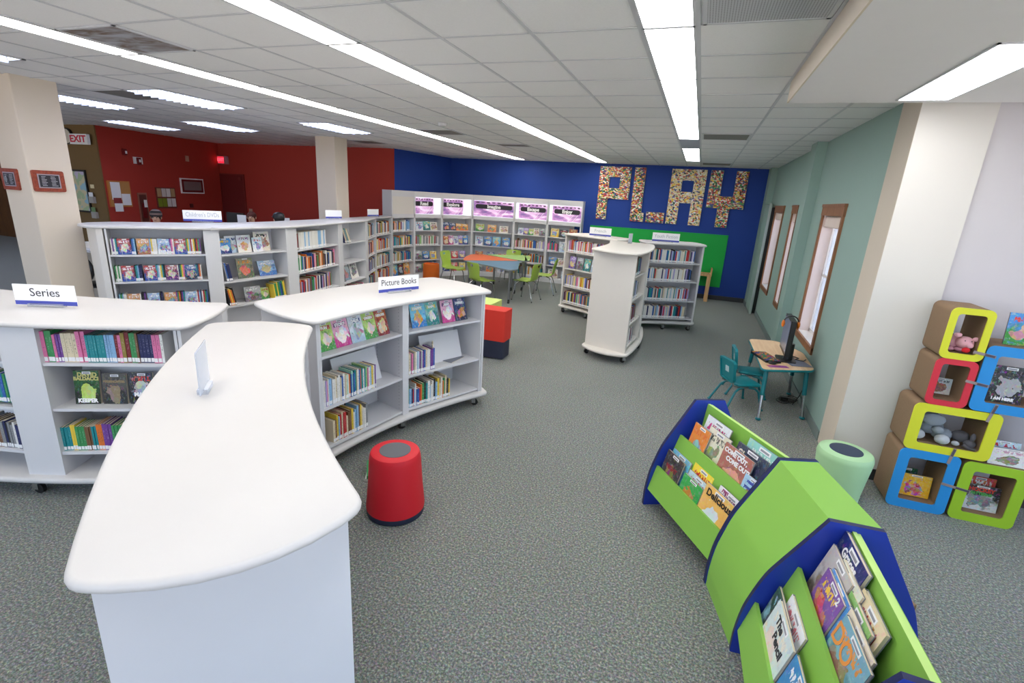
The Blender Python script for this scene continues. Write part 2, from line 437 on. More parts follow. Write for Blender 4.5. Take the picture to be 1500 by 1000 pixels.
# baseboards
mb = MB(); mb.box(-2.9, 1.33, 13.365, 13.38, 0, .11); struct('baseboard_back', mb, BASEB)
mb = MB()
for a, b, xx in ((5.4, 8.12, WX), (8.53, 12.0, WX), (8.13, 8.52, 1.334), (12.89, 13.37, 1.33)): mb.box(xx - .014, xx, a, b, 0, .10)
struct('baseboard_right', mb, mat('sage_base', (118, 132, 130), .6))
mb = MB(); mb.box(1.40, 1.86, 4.735, 4.75, 0, .1); mb.box(1.86, 4.1, 4.785, 4.80, 0, .1); struct('baseboard_alcove', mb, BASEB)
# soffit
mb = MB(); mb.box(.495, 4.2, -3.2, 4.56, 3.0, 3.143); struct('trim_6', mb, [SOFF])
mb = MB(); mb.box(.485, .496, -3.2, 4.562, 3.0005, 3.143); struct('trim_7', mb, BEIGE)
# pillars
PIL = mat('column_paint', (214, 202, 186), .8, noise=.02, nscale=2)
mb = MB(); mb.rbox(-7.62, -7.13, 3.60, 4.04, 0, CE + .01, .012); struct('trim_8', mb, PIL)
mb = MB(); mb.rbox(-7.60, -7.12, 8.75, 9.15, 0, CE + .01, .012); struct('trim_9', mb, PIL)
# sky beyond the windows
w = bpy.data.worlds.new('world'); bpy.context.scene.world = w; w.use_nodes = True
bg = w.node_tree.nodes['Background']
sky = w.node_tree.nodes.new('ShaderNodeTexSky'); sky.sky_type = 'HOSEK_WILKIE'; sky.turbidity = 6; sky.sun_direction = Vector((-.4, -.3, .8)).normalized()
mxs = w.node_tree.nodes.new('ShaderNodeMix'); mxs.data_type = 'RGBA'; mxs.inputs[0].default_value = .75
wt = w.node_tree; tcw = wt.nodes.new('ShaderNodeTexCoord'); spw = wt.nodes.new('ShaderNodeSeparateXYZ'); rw = wt.nodes.new('ShaderNodeValToRGB')
wt.links.new(tcw.outputs['Generated'], spw.inputs[0]); mrw = wt.nodes.new('ShaderNodeMapRange'); mrw.inputs[1].default_value = -.1; mrw.inputs[2].default_value = .1
wt.links.new(spw.outputs[2], mrw.inputs[0]); wt.links.new(mrw.outputs[0], rw.inputs[0])
rw.color_ramp.elements[0].color = (1.0, .90, .80, 1); rw.color_ramp.elements[1].color = (.62, .78, 1, 1)      # warm bounce added below the horizon to lift the ceilings, overcast sky above
wt.links.new(rw.outputs[0], mxs.inputs[7])
w.node_tree.links.new(sky.outputs[0], mxs.inputs[6]); w.node_tree.links.new(mxs.outputs[2], bg.inputs[0]); bg.inputs[1].default_value = 2.1

# windows
GLASS = clear_mat('window_glass', .06)
SHADE = mat('pleated_shade', (232, 216, 206), .8)
SASH = mat('white_sash', (236, 232, 230), .4)
def window(i, a, b):
    root = bpy.data.objects.new('window_%d' % i, None); COL.objects.link(root); root.location = (WX, a, .65); root['kind'] = 'structure'
    WM[root.name] = Matrix.Translation((WX, a, .65))
    m = MB()
    m.box(WX - .022, WX, a - .05, a + .012, .68, 2.30); m.box(WX - .022, WX, b - .012, b + .05, .68, 2.30)
    m.box(WX - .026, WX, a - .06, b + .06, 2.20, 2.32); m.box(WX - .034, WX, a - .07, b + .07, 2.30, 2.335)
    m.box(WX - .024, WX, a - .05, b + .05, .63, .71)
    m.build('casing', OAK, root)
    m = MB(); m.box(WX, WX + .20, a, b, .70, .715); m.build('window_sill', SASH, root)
    m = MB()
    for q in ((a, a + .04), (b - .04, b), ((a+b)/2 - .02, (a+b)/2 + .02)): m.box(WX + .12, WX + .16, q[0], q[1], .715, 2.22)
    m.box(WX + .12, WX + .16, a, b, .715, .76); m.box(WX + .12, WX + .16, a, b, 2.17, 2.22); m.box(WX + .12, WX + .16, a, b, 1.45, 1.48)
    m.build('sash', SASH, root)
    m = MB(); m.box(WX + .138, WX + .144, a + .04, b - .04, .76, 2.17); m.build('pane', GLASS, root)
    m = MB(); m.rbox(WX + .02, WX + .10, a + .02, b - .02, 2.06, 2.2, .015, axis='y'); m.build('roller_blind', SHADE, root)
    m = MB(); m.box(WX, WX + .12, a, a + .006, .715, 2.22); m.box(WX, WX + .12, b - .006, b, .715, 2.22); m.build('jamb', mat('pink_white_jamb', (236, 220, 216), .6), root)
for i, (a, b) in enumerate(wins): window(i + 1, a, b)
for i, (a, b) in enumerate(((-2.7, -1.0), (-.8, .9), (1.1, 2.8), (3.0, 4.6))):
    root = bpy.data.objects.new('window_%d' % (i + 4), None); COL.objects.link(root); root.location = (4.1, a, .5); root['kind'] = 'structure'; WM[root.name] = Matrix.Translation((4.1, a, .5))
    m = MB(); m.box(4.12, 4.17, a, a + .05, .5, 2.75); m.box(4.12, 4.17, b - .05, b, .5, 2.75); m.box(4.12, 4.17, a, b, .5, .55); m.box(4.12, 4.17, a, b, 2.7, 2.75); m.build('sash', SASH, root)
    m = MB(); m.box(4.14, 4.146, a + .05, b - .05, .55, 2.7); m.build('pane', GLASS, root)
for i, (a, b) in enumerate(REAR_FILL):  # unseen rear windows, added to brighten the room
    root = bpy.data.objects.new('window_%d' % (i + 8), None); COL.objects.link(root); root.location = (a, -3.2, .6); root['kind'] = 'structure'; WM[root.name] = Matrix.Translation((a, -3.2, .6))
    m = MB(); m.box(a, a + .05, -3.27, -3.22, .6, 2.85); m.box(b - .05, b, -3.27, -3.22, .6, 2.85); m.box(a, b, -3.27, -3.22, .6, .65); m.box(a, b, -3.27, -3.22, 2.8, 2.85); m.build('sash', SASH, root)
    m = MB(); m.box(a + .05, b - .05, -3.25, -3.244, .65, 2.8); m.build('pane', GLASS, root)
# folding partition at the far right corner
t = thing('folding_partition', 'pale green folding partition panel standing in the far right corner', 'partition', (1.40, 12.3, 0))
m = MB(); m.box(1.335, 1.385, 12.0, 12.88, .02, 2.36); m.build('panel', GREENW, t)
m = MB(); m.box(1.388, 1.455, 12.03, 12.85, .02, 2.30); m.build('gap_shade', BLKP, t)  # black box stands in for the shaded gap behind the panel
m = MB(); m.box(1.33, 1.375, 11.985, 12.0, .0, 2.38); m.build('edge_strip', mat('grey_strip', (176, 190, 188), .5), t)

# ---------------------------------------------------------------- lights
LIT = mat('light_diffuser', (255, 255, 255), .5, emit=(255, 250, 240), estr=4.6)
LITR = mat('light_diffuser_right', (255, 255, 255), .5, emit=(250, 252, 255), estr=4.2)
FRM = mat('fixture_frame', (206, 208, 214), .5)
def strip(name, x0, x1, y0, y1, lab, group, mt, z=CE):
    t = thing(name, lab, 'ceiling light', ((x0+x1)/2, (y0+y1)/2, z), 0, group)
    m = MB(); m.box(x0+.012, x0+.024, y0, y1, z-.006, z+.004); m.box(x1-.024, x1-.012, y0, y1, z-.006, z+.004)
    m.box(x0+.012, x1-.012, y0, y0+.014, z-.006, z+.004); m.box(x0+.012, x1-.012, y1-.014, y1, z-.006, z+.004); m.build('frame', FRM, t)
    m = MB(); m.box(x0+.024, x1-.024, y0+.014, y1-.014, z-.003, z+.003); m.build('diffuser', mt, t)
nth = ['first','second','third','fourth','fifth','sixth','seventh','eighth','ninth','tenth','eleventh','twelfth','thirteenth','fourteenth','fifteenth','sixteenth','seventeenth','eighteenth','nineteenth','twentieth']
for r_i, ((x0, x1), nm) in enumerate(zip(fx, ('left', 'middle', 'right'))):
    ks = [k for k in range(-3, 8)]
    if r_i == 2: ks = [k for k in ks if k != 4 and k < 7]
    ends = ks[::-1]
    for j, k in enumerate(ends):
        a = Y0 + 1.2195*k
        if a + 1.22 > 13: continue
        if a < 1.0 and r_i == 0 and False: continue
        strip('strip_light', x0, x1, a, a + 1.2195, 'narrow lit strip light, %s from the far end of the %s row' % (nth[j], nm), 'strip lights of the %s row' % nm, LIT if r_i < 2 else LITR)
    if r_i == 2:
        a = Y0 + 1.2195*4; m = MB(); m.box(x0+.012, x1-.012, a, a+1.2195, CE-.002, CE+.004); struct('trim_10', m, mat('blank_panel', (176, 180, 196), .6))
strip('troffer_light', 1.14, 1.47, 3.14, 4.46, 'wide lit ceiling light recessed in the lowered soffit at right', None, LITR, 3.0)
strip('troffer_light', 2.6, 2.93, 1.2, 2.5, 'lit ceiling light in the soffit nearer the outer windows', None, LITR, 3.0)
LENS = mat('lens_diffuser', (225, 232, 250), .4, emit=(220, 228, 255), estr=3.4)
LOUV = mat('louver_blade', (196, 204, 222), .3)
trof = [(-6.605, Y0 - 1.2195, 'nearest of the left room lights, beside the near column'), (-6.605, Y0 + 1.2195, 'over the long DVD counter'), (-8.74, Y0 + 1.2195, 'just right of the near column top'),
        (-12.0, Y0, 'added unseen left of the near column, first'), (-12.0, Y0 - 3*1.2195, 'added unseen left of the viewer, second'), (-15.5, Y0, 'added unseen in the far left hall, first'), (-15.5, Y0 + 3*1.2195, 'added unseen in the far left hall, second'), (-9.4, Y0 - 2*1.2195, 'added unseen left of the viewer, third'), (-19, Y0 + 2*1.2195, 'added unseen in the farthest left hall'),  # unseen lights, added to brighten the left room and hall
        (-6.3, Y0 + 3*1.2195, 'in front of the beige column farther back'), (-8.9, Y0 + 3*1.2195, 'over the red wall corner'), (-11.0, Y0 + 3*1.2195, 'nearest the clock wall')]
for (a, y, where) in trof:
    t = thing('louvered_light', 'bluish louvered ceiling light, %s' % where, 'ceiling light', (a + .3, y + .6, CE), 0, 'louvered lights over the left room')
    m = MB(); m.box(a, a+.61, y, y+.03, CE-.008, CE+.004); m.box(a, a+.61, y+1.19, y+1.22, CE-.008, CE+.004); m.box(a, a+.03, y, y+1.22, CE-.008, CE+.004); m.box(a+.58, a+.61, y, y+1.22, CE-.008, CE+.004); m.build('frame', FRM, t)
    m = MB(); m.box(a+.03, a+.58, y+.03, y+1.19, CE-.002, CE+.004); m.build('diffuser', LENS, t)
    m = MB()
    for q in range(1, 3): m.box(a+.03+.183*q-.008, a+.03+.183*q+.008, y+.03, y+1.19, CE-.03, CE-.003)
    for q in range(1, 12): m.box(a+.03, a+.58, y+.03+.0967*q-.004, y+.03+.0967*q+.004, CE-.03, CE-.003)
    m.build('louver', LOUV, t)
# vents
PERF = mat('perforated_metal', (190, 192, 198), .5)
def perf_mat():
    m, nt, b = node_mat('perforated_vent')
    tc = N(nt, 'ShaderNodeTexCoord'); v = N(nt, 'ShaderNodeTexVoronoi', i_Scale=75.0, i_Randomness=0.0); L(nt, tc.outputs['Object'], v.inputs['Vector'])
    r = N(nt, 'ShaderNodeValToRGB'); r.color_ramp.elements[0].position = .28; r.color_ramp.elements[0].color = rgb((88, 90, 96)); r.color_ramp.elements[1].position = .36; r.color_ramp.elements[1].color = rgb((196, 198, 204))
    L(nt, v.outputs['Distance'], r.inputs[0]); L(nt, r.outputs[0], b.inputs['Base Color']); b.inputs['Roughness'].default_value = .5
    return m
PV = perf_mat()
def vent(x, y, w, d, lab, m_=None):
    t = thing('ceiling_vent', lab, 'vent', (x + w/2, y + d/2, CE))
    m = MB(); m.box(x, x+w, y, y+.02, CE-.006, CE+.004); m.box(x, x+w, y+d-.02, y+d, CE-.006, CE+.004); m.box(x, x+.02, y, y+d, CE-.006, CE+.004); m.box(x+w-.02, x+w, y, y+d, CE-.006, CE+.004); m.build('frame', FRM, t)
    m = MB(); m.box(x+.02, x+w-.02, y+.02, y+d-.02, CE-.003, CE+.003); m.build('grille', m_ or PV, t)
DV = mat('dark_vent_grille', (128, 126, 124), .7)
vent(-.14, 2.575, .6, .6, 'large perforated metal air vent beside the soffit at top right')
vent(-.14, 7.46, .6, .6, 'grey air vent tile to the right of the right light row', DV)
vent(-.14, 12.05, .6, .6, 'small grey air vent close to the blue wall', DV)
vent(-4.45, 7.46, .6, .6, 'grey air vent between the left and middle light rows', DV)
vent(-3.84, 9.3, .6, .4, 'smallest distant air vent between left and middle light rows', DV)
vent(-7.215, Y0 + 1.2195, .6, .6, 'dark air vent beside the louvered light over the DVD counter', DV)
vent(-7.215, 9.28, .6, .6, 'dark vent by the top of the farther column', DV)
def stain_mat():
    m, nt, b = node_mat('stained_vent')
    tc = N(nt, 'ShaderNodeTexCoord'); mp = N(nt, 'ShaderNodeMapping'); mp.inputs['Scale'].default_value = (2, 5, 1); L(nt, tc.outputs['Object'], mp.inputs[0])
    v = N(nt, 'ShaderNodeTexNoise', i_Scale=1.6, i_Detail=5.0, i_Distortion=1.2); L(nt, mp.outputs[0], v.inputs['Vector'])
    r = N(nt, 'ShaderNodeValToRGB'); r.color_ramp.elements[0].position = .36; r.color_ramp.elements[0].color = rgb((112, 92, 78)); r.color_ramp.elements[1].position = .62; r.color_ramp.elements[1].color = rgb((176, 180, 190))
    L(nt, v.outputs['Fac'], r.inputs[0]); L(nt, r.outputs[0], b.inputs['Base Color']); b.inputs['Roughness'].default_value = .6
    return m
vent(-4.46, Y0 - .61, .6, .6, 'square ceiling diffuser with brown dust stains next to left strip lights', stain_mat())
t = thing('smoke_detector', 'small white round smoke detector on the ceiling tiles', 'smoke detector', (-3.62, 6.77, CE)); m = MB(); m.lathe([(.03, -.05), (.06, -.04), (.065, -.01), (.07, 0)], (-3.62, 6.77, CE), 20); m.build('housing', WHITE2, t, True)

# ---------------------------------------------------------------- book machinery
BOOKS = []      # records, built at the end
class Bay:
    def __init__(s, FL, FR, depth, name):
        s.o = Vector((FL[0], FL[1], 0)); e = Vector((FR[0]-FL[0], FR[1]-FL[1], 0)); s.w = e.length; s.ex = e.normalized()
        s.ey = Vector((0, 0, 1)).cross(s.ex); s.d = depth; s.name = name
        s.M = frame(s.o, s.ex)
    def p(s, x, y, z): return s.M @ Vector((x, y, z))
    def xy(s, x, y): q = s.p(x, y, 0); return (q.x, q.y)
def cab_bay(root, bay, levels, ztop, zbot, BL=None, BR=None, m=WHITE2, side=(True, True), th=.018, holes=False, back=True, lip=0):
    """side panels, back and shelf boards of one bay of a bookcase"""
    FL = bay.xy(0, 0); FR = bay.xy(bay.w, 0); BL = BL or bay.xy(0, bay.d); BR = BR or bay.xy(bay.w, bay.d)
    def off(a, b, t):   # strip polygon from a to b with thickness t to the left side of a->b
        a = Vector(a); b = Vector(b); d = (b - a).normalized(); n = Vector((-d.y, d.x)) * t; return [a, b, b + n, a + n]
    if side[0]:
        q = MB(); q.prism(off(FL, BL, -th), zbot, ztop); 
        if holes: pinholes(q, bay, .05 if False else th + .0005, levels, zbot, ztop, 1)
        q.build('side_panel', [m, HOLE], root)
    if side[1]:
        q = MB(); q.prism(off(FR, BR, th), zbot, ztop)
        if holes: pinholes(q, bay, bay.w - th - .0005, levels, zbot, ztop, -1)
        q.build('side_panel', [m, HOLE], root)
    if back:
        q = MB(); q.prism(off(BL, BR, -.012), zbot, ztop); q.build('back_panel', m, root)
    for z in levels:
        q = MB(); e = .012 if lip == 0 else -lip
        a = bay.xy(th, e); b = bay.xy(bay.w - th, e)
        bl = Vector(BL) + (Vector(BR) - Vector(BL)).normalized() * th; br = Vector(BR) - (Vector(BR) - Vector(BL)).normalized() * th
        bl = bl - Vector(bay.ey[:2]) * .013; br = br - Vector(bay.ey[:2]) * .013
        q.prism([a, b, br, bl], z - .02, z); q.build('shelf', m, root)
HOLE = mat('pin_hole', (120, 124, 138), .8)
def pinholes(q, bay, x, levels, z0, z1, sgn):
    for yy in (.05, bay.d - .06):
        z = z0 + .06
        while z < z1 - .05:
            a = [bay.p(x, yy - .003, z - .003), bay.p(x, yy + .003, z - .003), bay.p(x, yy + .003, z + .003), bay.p(x, yy - .003, z + .003)]
            q.face([q.vert(k) for k in a], 1); z += .032
ORD = nth + ['%s' % s for s in ()]
tens = {20: 'twenty', 30: 'thirty', 40: 'forty', 50: 'fifty', 60: 'sixty'}
def ordinal(n):
    if n <= 20: return nth[n-1]
    t = n // 10 * 10; u = n % 10
    return (tens[t] + '-' + nth[u-1]) if u else tens[t][:-1] + 'ieth'
SPC = {'red': (186, 44, 48), 'dark red': (124, 34, 42), 'orange': (222, 118, 48), 'yellow': (232, 200, 70), 'green': (58, 142, 84), 'pale green': (150, 196, 130), 'teal': (26, 138, 146), 'blue': (44, 92, 168),
       'navy': (38, 44, 92), 'light blue': (138, 182, 220), 'purple': (112, 64, 146), 'pink': (222, 120, 166), 'white': (228, 226, 222), 'cream': (220, 206, 176), 'grey': (140, 142, 146), 'black': (38, 38, 42),
       'brown': (124, 88, 62), 'olive': (148, 128, 58), 'lilac': (170, 158, 208), 'mint': (158, 214, 196)}
def spine_mat(c):
    name = 'book_cloth_' + c.replace(' ', '_')
    if name in MATS: return MATS[name]
    m, nt, b = node_mat(name)
    base = SPC[c]; dark = sum(base) > 380
    tc = N(nt, 'ShaderNodeTexCoord'); mp = N(nt, 'ShaderNodeMapping'); mp.inputs['Scale'].default_value = (3.0, 1.2, 34.0); L(nt, tc.outputs['Object'], mp.inputs[0])
    oi = N(nt, 'ShaderNodeObjectInfo'); ad = N(nt, 'ShaderNodeVectorMath', operation='ADD'); L(nt, mp.outputs[0], ad.inputs[0])
    sc = N(nt, 'ShaderNodeMath', operation='MULTIPLY'); sc.inputs[1].default_value = 40; L(nt, oi.outputs['Random'], sc.inputs[0]); L(nt, sc.outputs[0], ad.inputs[1])
    nz = N(nt, 'ShaderNodeTexNoise', i_Scale=1.0, i_Detail=2.0); L(nt, ad.outputs[0], nz.inputs['Vector'])
    r = N(nt, 'ShaderNodeValToRGB'); e = r.color_ramp.elements; e[0].position = .0; e[0].color = rgb(tuple(int(k*.86) for k in base)); e[1].position = 1.0
    acc = tuple(int(k*.55 + 20) for k in base) if dark else tuple(int(k*.55 + 95) for k in base)
    e[1].color = rgb(acc); n1 = e.new(.56); n1.color = rgb(base); n2 = e.new(.6); n2.color = rgb(acc)
    sp = N(nt, 'ShaderNodeSeparateXYZ'); L(nt, tc.outputs['Object'], sp.inputs[0])
    def mth(op, a_, b_):
        n_ = N(nt, 'ShaderNodeMath', operation=op)
        for i_, q_ in enumerate((a_, b_)):
            if isinstance(q_, (int, float)): n_.inputs[i_].default_value = q_
            elif q_ is not None: L(nt, q_, n_.inputs[i_])
        return n_.outputs[0]
    msk = mth('MULTIPLY', mth('LESS_THAN', mth('ABSOLUTE', mth('SUBTRACT', sp.outputs[0], .5), None), .27), mth('LESS_THAN', mth('ABSOLUTE', mth('SUBTRACT', sp.outputs[2], .58), None), .27))
    fac = mth('MULTIPLY', nz.outputs['Fac'], msk)
    L(nt, fac, r.inputs[0]); L(nt, r.outputs[0], b.inputs['Base Color']); b.inputs['Roughness'].default_value = .42
    e[0].color = rgb(base)
    MATS[name] = m
    return m
DVDM = {}
PAL_MIX = ['red','dark red','orange','yellow','green','pale green','teal','blue','navy','light blue','purple','pink','white','white','cream','grey','black','brown']
PAL_LIGHT = ['white','white','white','light blue','mint','pink','lilac','teal','orange','cream','purple','blue','pale green','yellow']
PAL_FR = ['white','white','cream','red','grey','blue','orange','yellow','brown','pink','white','lilac']
PAL_YF = ['white','white','light blue','blue','grey','red','navy','black','cream','lilac','white','teal','white']
PAL_NF = ['white','grey','red','orange','blue','light blue','black','brown','cream','yellow','teal','white','dark red']
ARTS = []
_a = [((40,120,190),(120,200,230),(240,160,50),(255,240,120)), ((196,60,140),(240,180,210),(255,255,255),(80,30,110)), ((30,40,70),(60,80,130),(210,60,50),(240,240,240)), ((70,150,70),(190,220,120),(240,220,190),(200,40,40)),
      ((230,120,40),(250,190,90),(120,60,30),(255,255,255)), ((130,40,40),(190,90,60),(230,210,160),(250,230,120)), ((235,235,238),(200,220,236),(70,120,190),(200,40,60)), ((90,70,140),(170,140,210),(240,200,90),(255,255,255)),
      ((30,120,120),(110,190,180),(250,250,240),(255,220,80)), ((240,200,60),(250,230,140),(40,110,180),(200,40,40)), ((110,110,116),(180,182,186),(60,60,64),(250,250,250)), ((20,60,120),(80,150,220),(240,240,240),(240,200,60)),
      ((225,215,200),(240,236,226),(170,120,80),(60,60,70)), ((200,40,46),(230,90,80),(250,240,230),(255,255,255)), ((20,22,28),(50,54,64),(190,190,196),(220,60,50)), ((170,190,210),(226,232,240),(140,150,170),(60,80,140))]
ANAMES = ['blue and orange','pink and white','navy and red','green and cream','orange and brown','dark red','white and blue','purple and yellow','teal and white','yellow and blue','grey','blue and white','cream and brown','bright red','black','pale blue-grey']
for i_, q_ in enumerate(_a): ARTS.append(art_mat('cover_art_%d' % i_, *q_, seed=i_*2.7 + 1))

def spines(bay, lv, x0, x1, h=(.19, .25), t=(.014, .032), d=(.14, .17), pal=PAL_MIX, where='', group='', y0=.03, kind='book', lean=0, order=None, near=False, labels=True, gap=.0015, runs=None):
    x = x0; n = 0; th = 0; seq = []
    H = R.uniform(*h); c = None; rep = 0; T = R.uniform(*t); Dp = R.uniform(*d)
    while True:
        if rep <= 0:
            c = R.choice(pal); T = R.uniform(*t); H = R.uniform(*h); Dp = R.uniform(*d); rep = R.choice(runs) if runs else 1
        rep -= 1
        hh = H * R.uniform(.985, 1.0)
        if x + T > x1: break
        n += 1
        M = bay.M @ Matrix.Translation((x, y0 + R.uniform(0, .008), lv + .0015))
        if lean: M = M @ Matrix.Rotation(lean, 4, 'Y')
        seq.append(dict(M=M, dims=(T, Dp, hh), style='spine', col=c, near=near, n=n, where=where, group=group, kind=kind, t=T))
        x += T / (math.cos(lean) if lean else 1) + gap + (abs(lean) * .004)
    for s in seq:
        thick = 'thin' if s['t'] < .017 else ('thick' if s['t'] > .027 else 'slim')
        if kind == 'dvd_case': s['label'] = '%s spined DVD case, %s from left, %s' % (s['col'], ordinal(s['n']), where)
        else: s['label'] = '%s %s spined book, %s from left, %s' % (thick, s['col'], ordinal(s['n']), where)
    BOOKS.extend(seq); return x
def face(bay, lv, x, w, h, art, label, group=None, y=.12, tilt=.22, t=.012, near=False, kind='book', title=None, roll=0, tcol=None, yaw=0):
    M = bay.M @ Matrix.Translation((x, y, lv + .002)) @ Matrix.Rotation(yaw, 4, 'Z') @ Matrix.Rotation(-tilt, 4, 'X')
    if roll: M = M @ Matrix.Rotation(roll, 4, 'Y')
    BOOKS.append(dict(M=M, dims=(w, t, h), style='face', art=art, near=near, label=label, group=group, kind=kind, title=title, tcol=tcol))
# unit prototypes (1 x 1 x 1), scaled per copy
PROTO = {}
def proto_spine(c, near, kind):
    key = ('s', c, near, kind)
    if key in PROTO: return PROTO[key]
    cover = MB(); cm = spine_mat(c)
    cover.box(0, 1, 0, .02, 0, 1); cover.box(0, .1, .02, 1, 0, 1); cover.box(.9, 1, .02, 1, 0, 1)
    if not near:
        cover.box(.1, .9, .02, .97, .02, .985, 1); cover.box(.04, .96, -.004, .0, .03, .19, 2)
    parts = [cover.build('mesh_cover', [cm, PAGES if kind == 'book' else cm, LABEL]).data]
    if near:
        q = MB(); q.box(.1, .9, .02, .97, .02, .985); parts.append(q.build('mesh_pages', PAGES).data)
        q = MB(); q.box(.04, .96, -.004, .0, .03, .17); parts.append(q.build('mesh_label', LABEL).data)
    for o in list(COL.objects):
        if o.name.startswith('mesh_'): bpy.data.objects.remove(o)
    PROTO[key] = parts; return parts
def proto_face(a, near):
    key = ('f', a.name, near)
    if key in PROTO: return PROTO[key]
    q = MB(); q.box(0, 1, 0, .12, 0, 1, 0); q.box(0, 1, .88, 1, 0, 1, 1); q.box(0, .015, .12, .88, 0, 1, 1)
    edge = mat('cover_edge_' + a.name, (120, 124, 136), .5)
    if not near: q.box(.015, .985, .12, .88, .01, .99, 2); q.box(.38, .72, -.06, 0, .92, .985, 3)
    parts = [q.build('mesh_cover', [a, edge, PAGES, LABEL]).data]
    if near:
        q = MB(); q.box(.015, .985, .12, .88, .01, .99); parts.append(q.build('mesh_pages', PAGES).data)
        q = MB(); q.box(.36, .70, -.06, 0, .90, .975); q.box(.40, .66, -.1, -.06, .915, .95, 1); parts.append(q.build('mesh_label', [LABEL, BARCODE]).data)
    for o in list(COL.objects):
        if o.name.startswith('mesh_'): bpy.data.objects.remove(o)
    PROTO[key] = parts; return parts
def emit_books():
    # the 300 that show largest stay single things, the rest become one mass
    for b in BOOKS:
        p = b['M'].translation; dist = math.sqrt(p.x**2 + p.y**2 + (p.z - CAM_H)**2)
        w = b['dims'][0] * b['dims'][2]; b['area'] = w / dist**2 * (1.6 if b['style'] == 'face' else 1) * (1.3 if b['near'] else 1)
    for kind, cap in (('book', 300), ('dvd_case', 300)):
        bs = sorted([b for b in BOOKS if b['kind'] == kind], key=lambda b: -b['area'])
        for b in bs[:cap]:
            parts = proto_spine(b['col'], b['near'], kind) if b['style'] == 'spine' else proto_face(b['art'], b['near'])
            o = bpy.data.objects.new(kind, parts[0]); COL.objects.link(o)
            o.matrix_world = b['M'] @ Matrix.Diagonal((*b['dims'], 1))
            tag(o, b['label'], 'book' if kind == 'book' else 'DVD', b['group'])
            for nm, me in zip(('pages', 'spine_label' if b['style'] == 'spine' else 'barcode_label'), parts[1:]):
                c = bpy.data.objects.new(nm, me); COL.objects.link(c); c.parent = o
            if b.get('title'):
                W, T, H = b['dims']; WM[o.name] = b['M'] @ Matrix.Diagonal((*b['dims'], 1))
                for (s, sz, cx, cz, col) in b['title']:
                    text(s, sz * W, b['M'] @ textframe((cx * W, -.0012, cz * H), (1, 0, 0), (0, 0, 1)), col, o, 'title', ext=.0004, bold=.002)
        rest = bs[cap:]
        print('BOOKS', kind, len(bs), 'mass', len(rest))
        if rest:
            mats = []; q = MB()
            def mi(m):
                if m not in mats: mats.append(m)
                return mats.index(m)
            for b in rest:
                q.T = b['M']; W, T, H = b['dims']
                if b['style'] == 'spine':
                    k = mi(spine_mat(b['col'])); q.box(0, W, 0, T, 0, H, k); q.box(W*.1, W*.9, .005, T*.98, H, H + .0006, mi(PAGES)); q.box(W*.05, W*.95, -.0006, 0, .006, .036, mi(LABEL))
                else:
                    q.box(0, W, 0, T, 0, H, mi(mat('plain_cover_%d' % (BOOKS.index(b) % 6), [(90,130,190),(200,90,80),(120,160,110),(210,190,120),(150,120,170),(90,90,100)][BOOKS.index(b) % 6], .4)))
            o = q.build('shelved_books', mats); o['kind'] = 'stuff'; o['label'] = 'distant library books standing closely packed on the back shelves'; o['category'] = 'books'

def fit_width(o, wmax):
    xs = [v.co.x for v in o.data.vertices]; w_ = max(xs) - min(xs)
    if w_ > wmax:
        k = wmax / w_
        for v in o.data.vertices: v.co.x *= k
# ---------------------------------------------------------------- signs
def sign(text_, base, ex, w, h, label, ink=INK, z=0, acr=False):
    """card in a small clear block, base = centre point on the top; ex = reading direction"""
    b = Vector(base); F = frame(b, (ex[0], ex[1], 0))
    t = thing('shelf_sign', label, 'sign', M=F)
    q = MB(); q.T = F; q.box(-w*.28, w*.28, -.022, .022, 0, .022); q.build('holder_block', ACR, t)
    if acr:
        q = MB(); q.T = F; q.box(-w/2, w/2, -.0025, .0025, .012, h + .012); q.build('clear_plate', ACR, t); return t
    q = MB(); q.T = F; q.box(-w/2, w/2, -.002, .002, .012, h + .012); card = q.build('card', LABEL, t)
    q = MB(); q.T = F; q.box(-w/2, w/2, -.0028, -.002, .012, .012 + h*.2); q.build('blue_stripe', BLUEBAND, t)
    if text_:
        tf = F @ textframe((0, -.003, .012 + h*.6), (1, 0, 0), (0, 0, 1))
        o = text(text_, h*.56, tf, ink, card, 'lettering', ext=.0004); fit_width(o, w*.86)
    return t

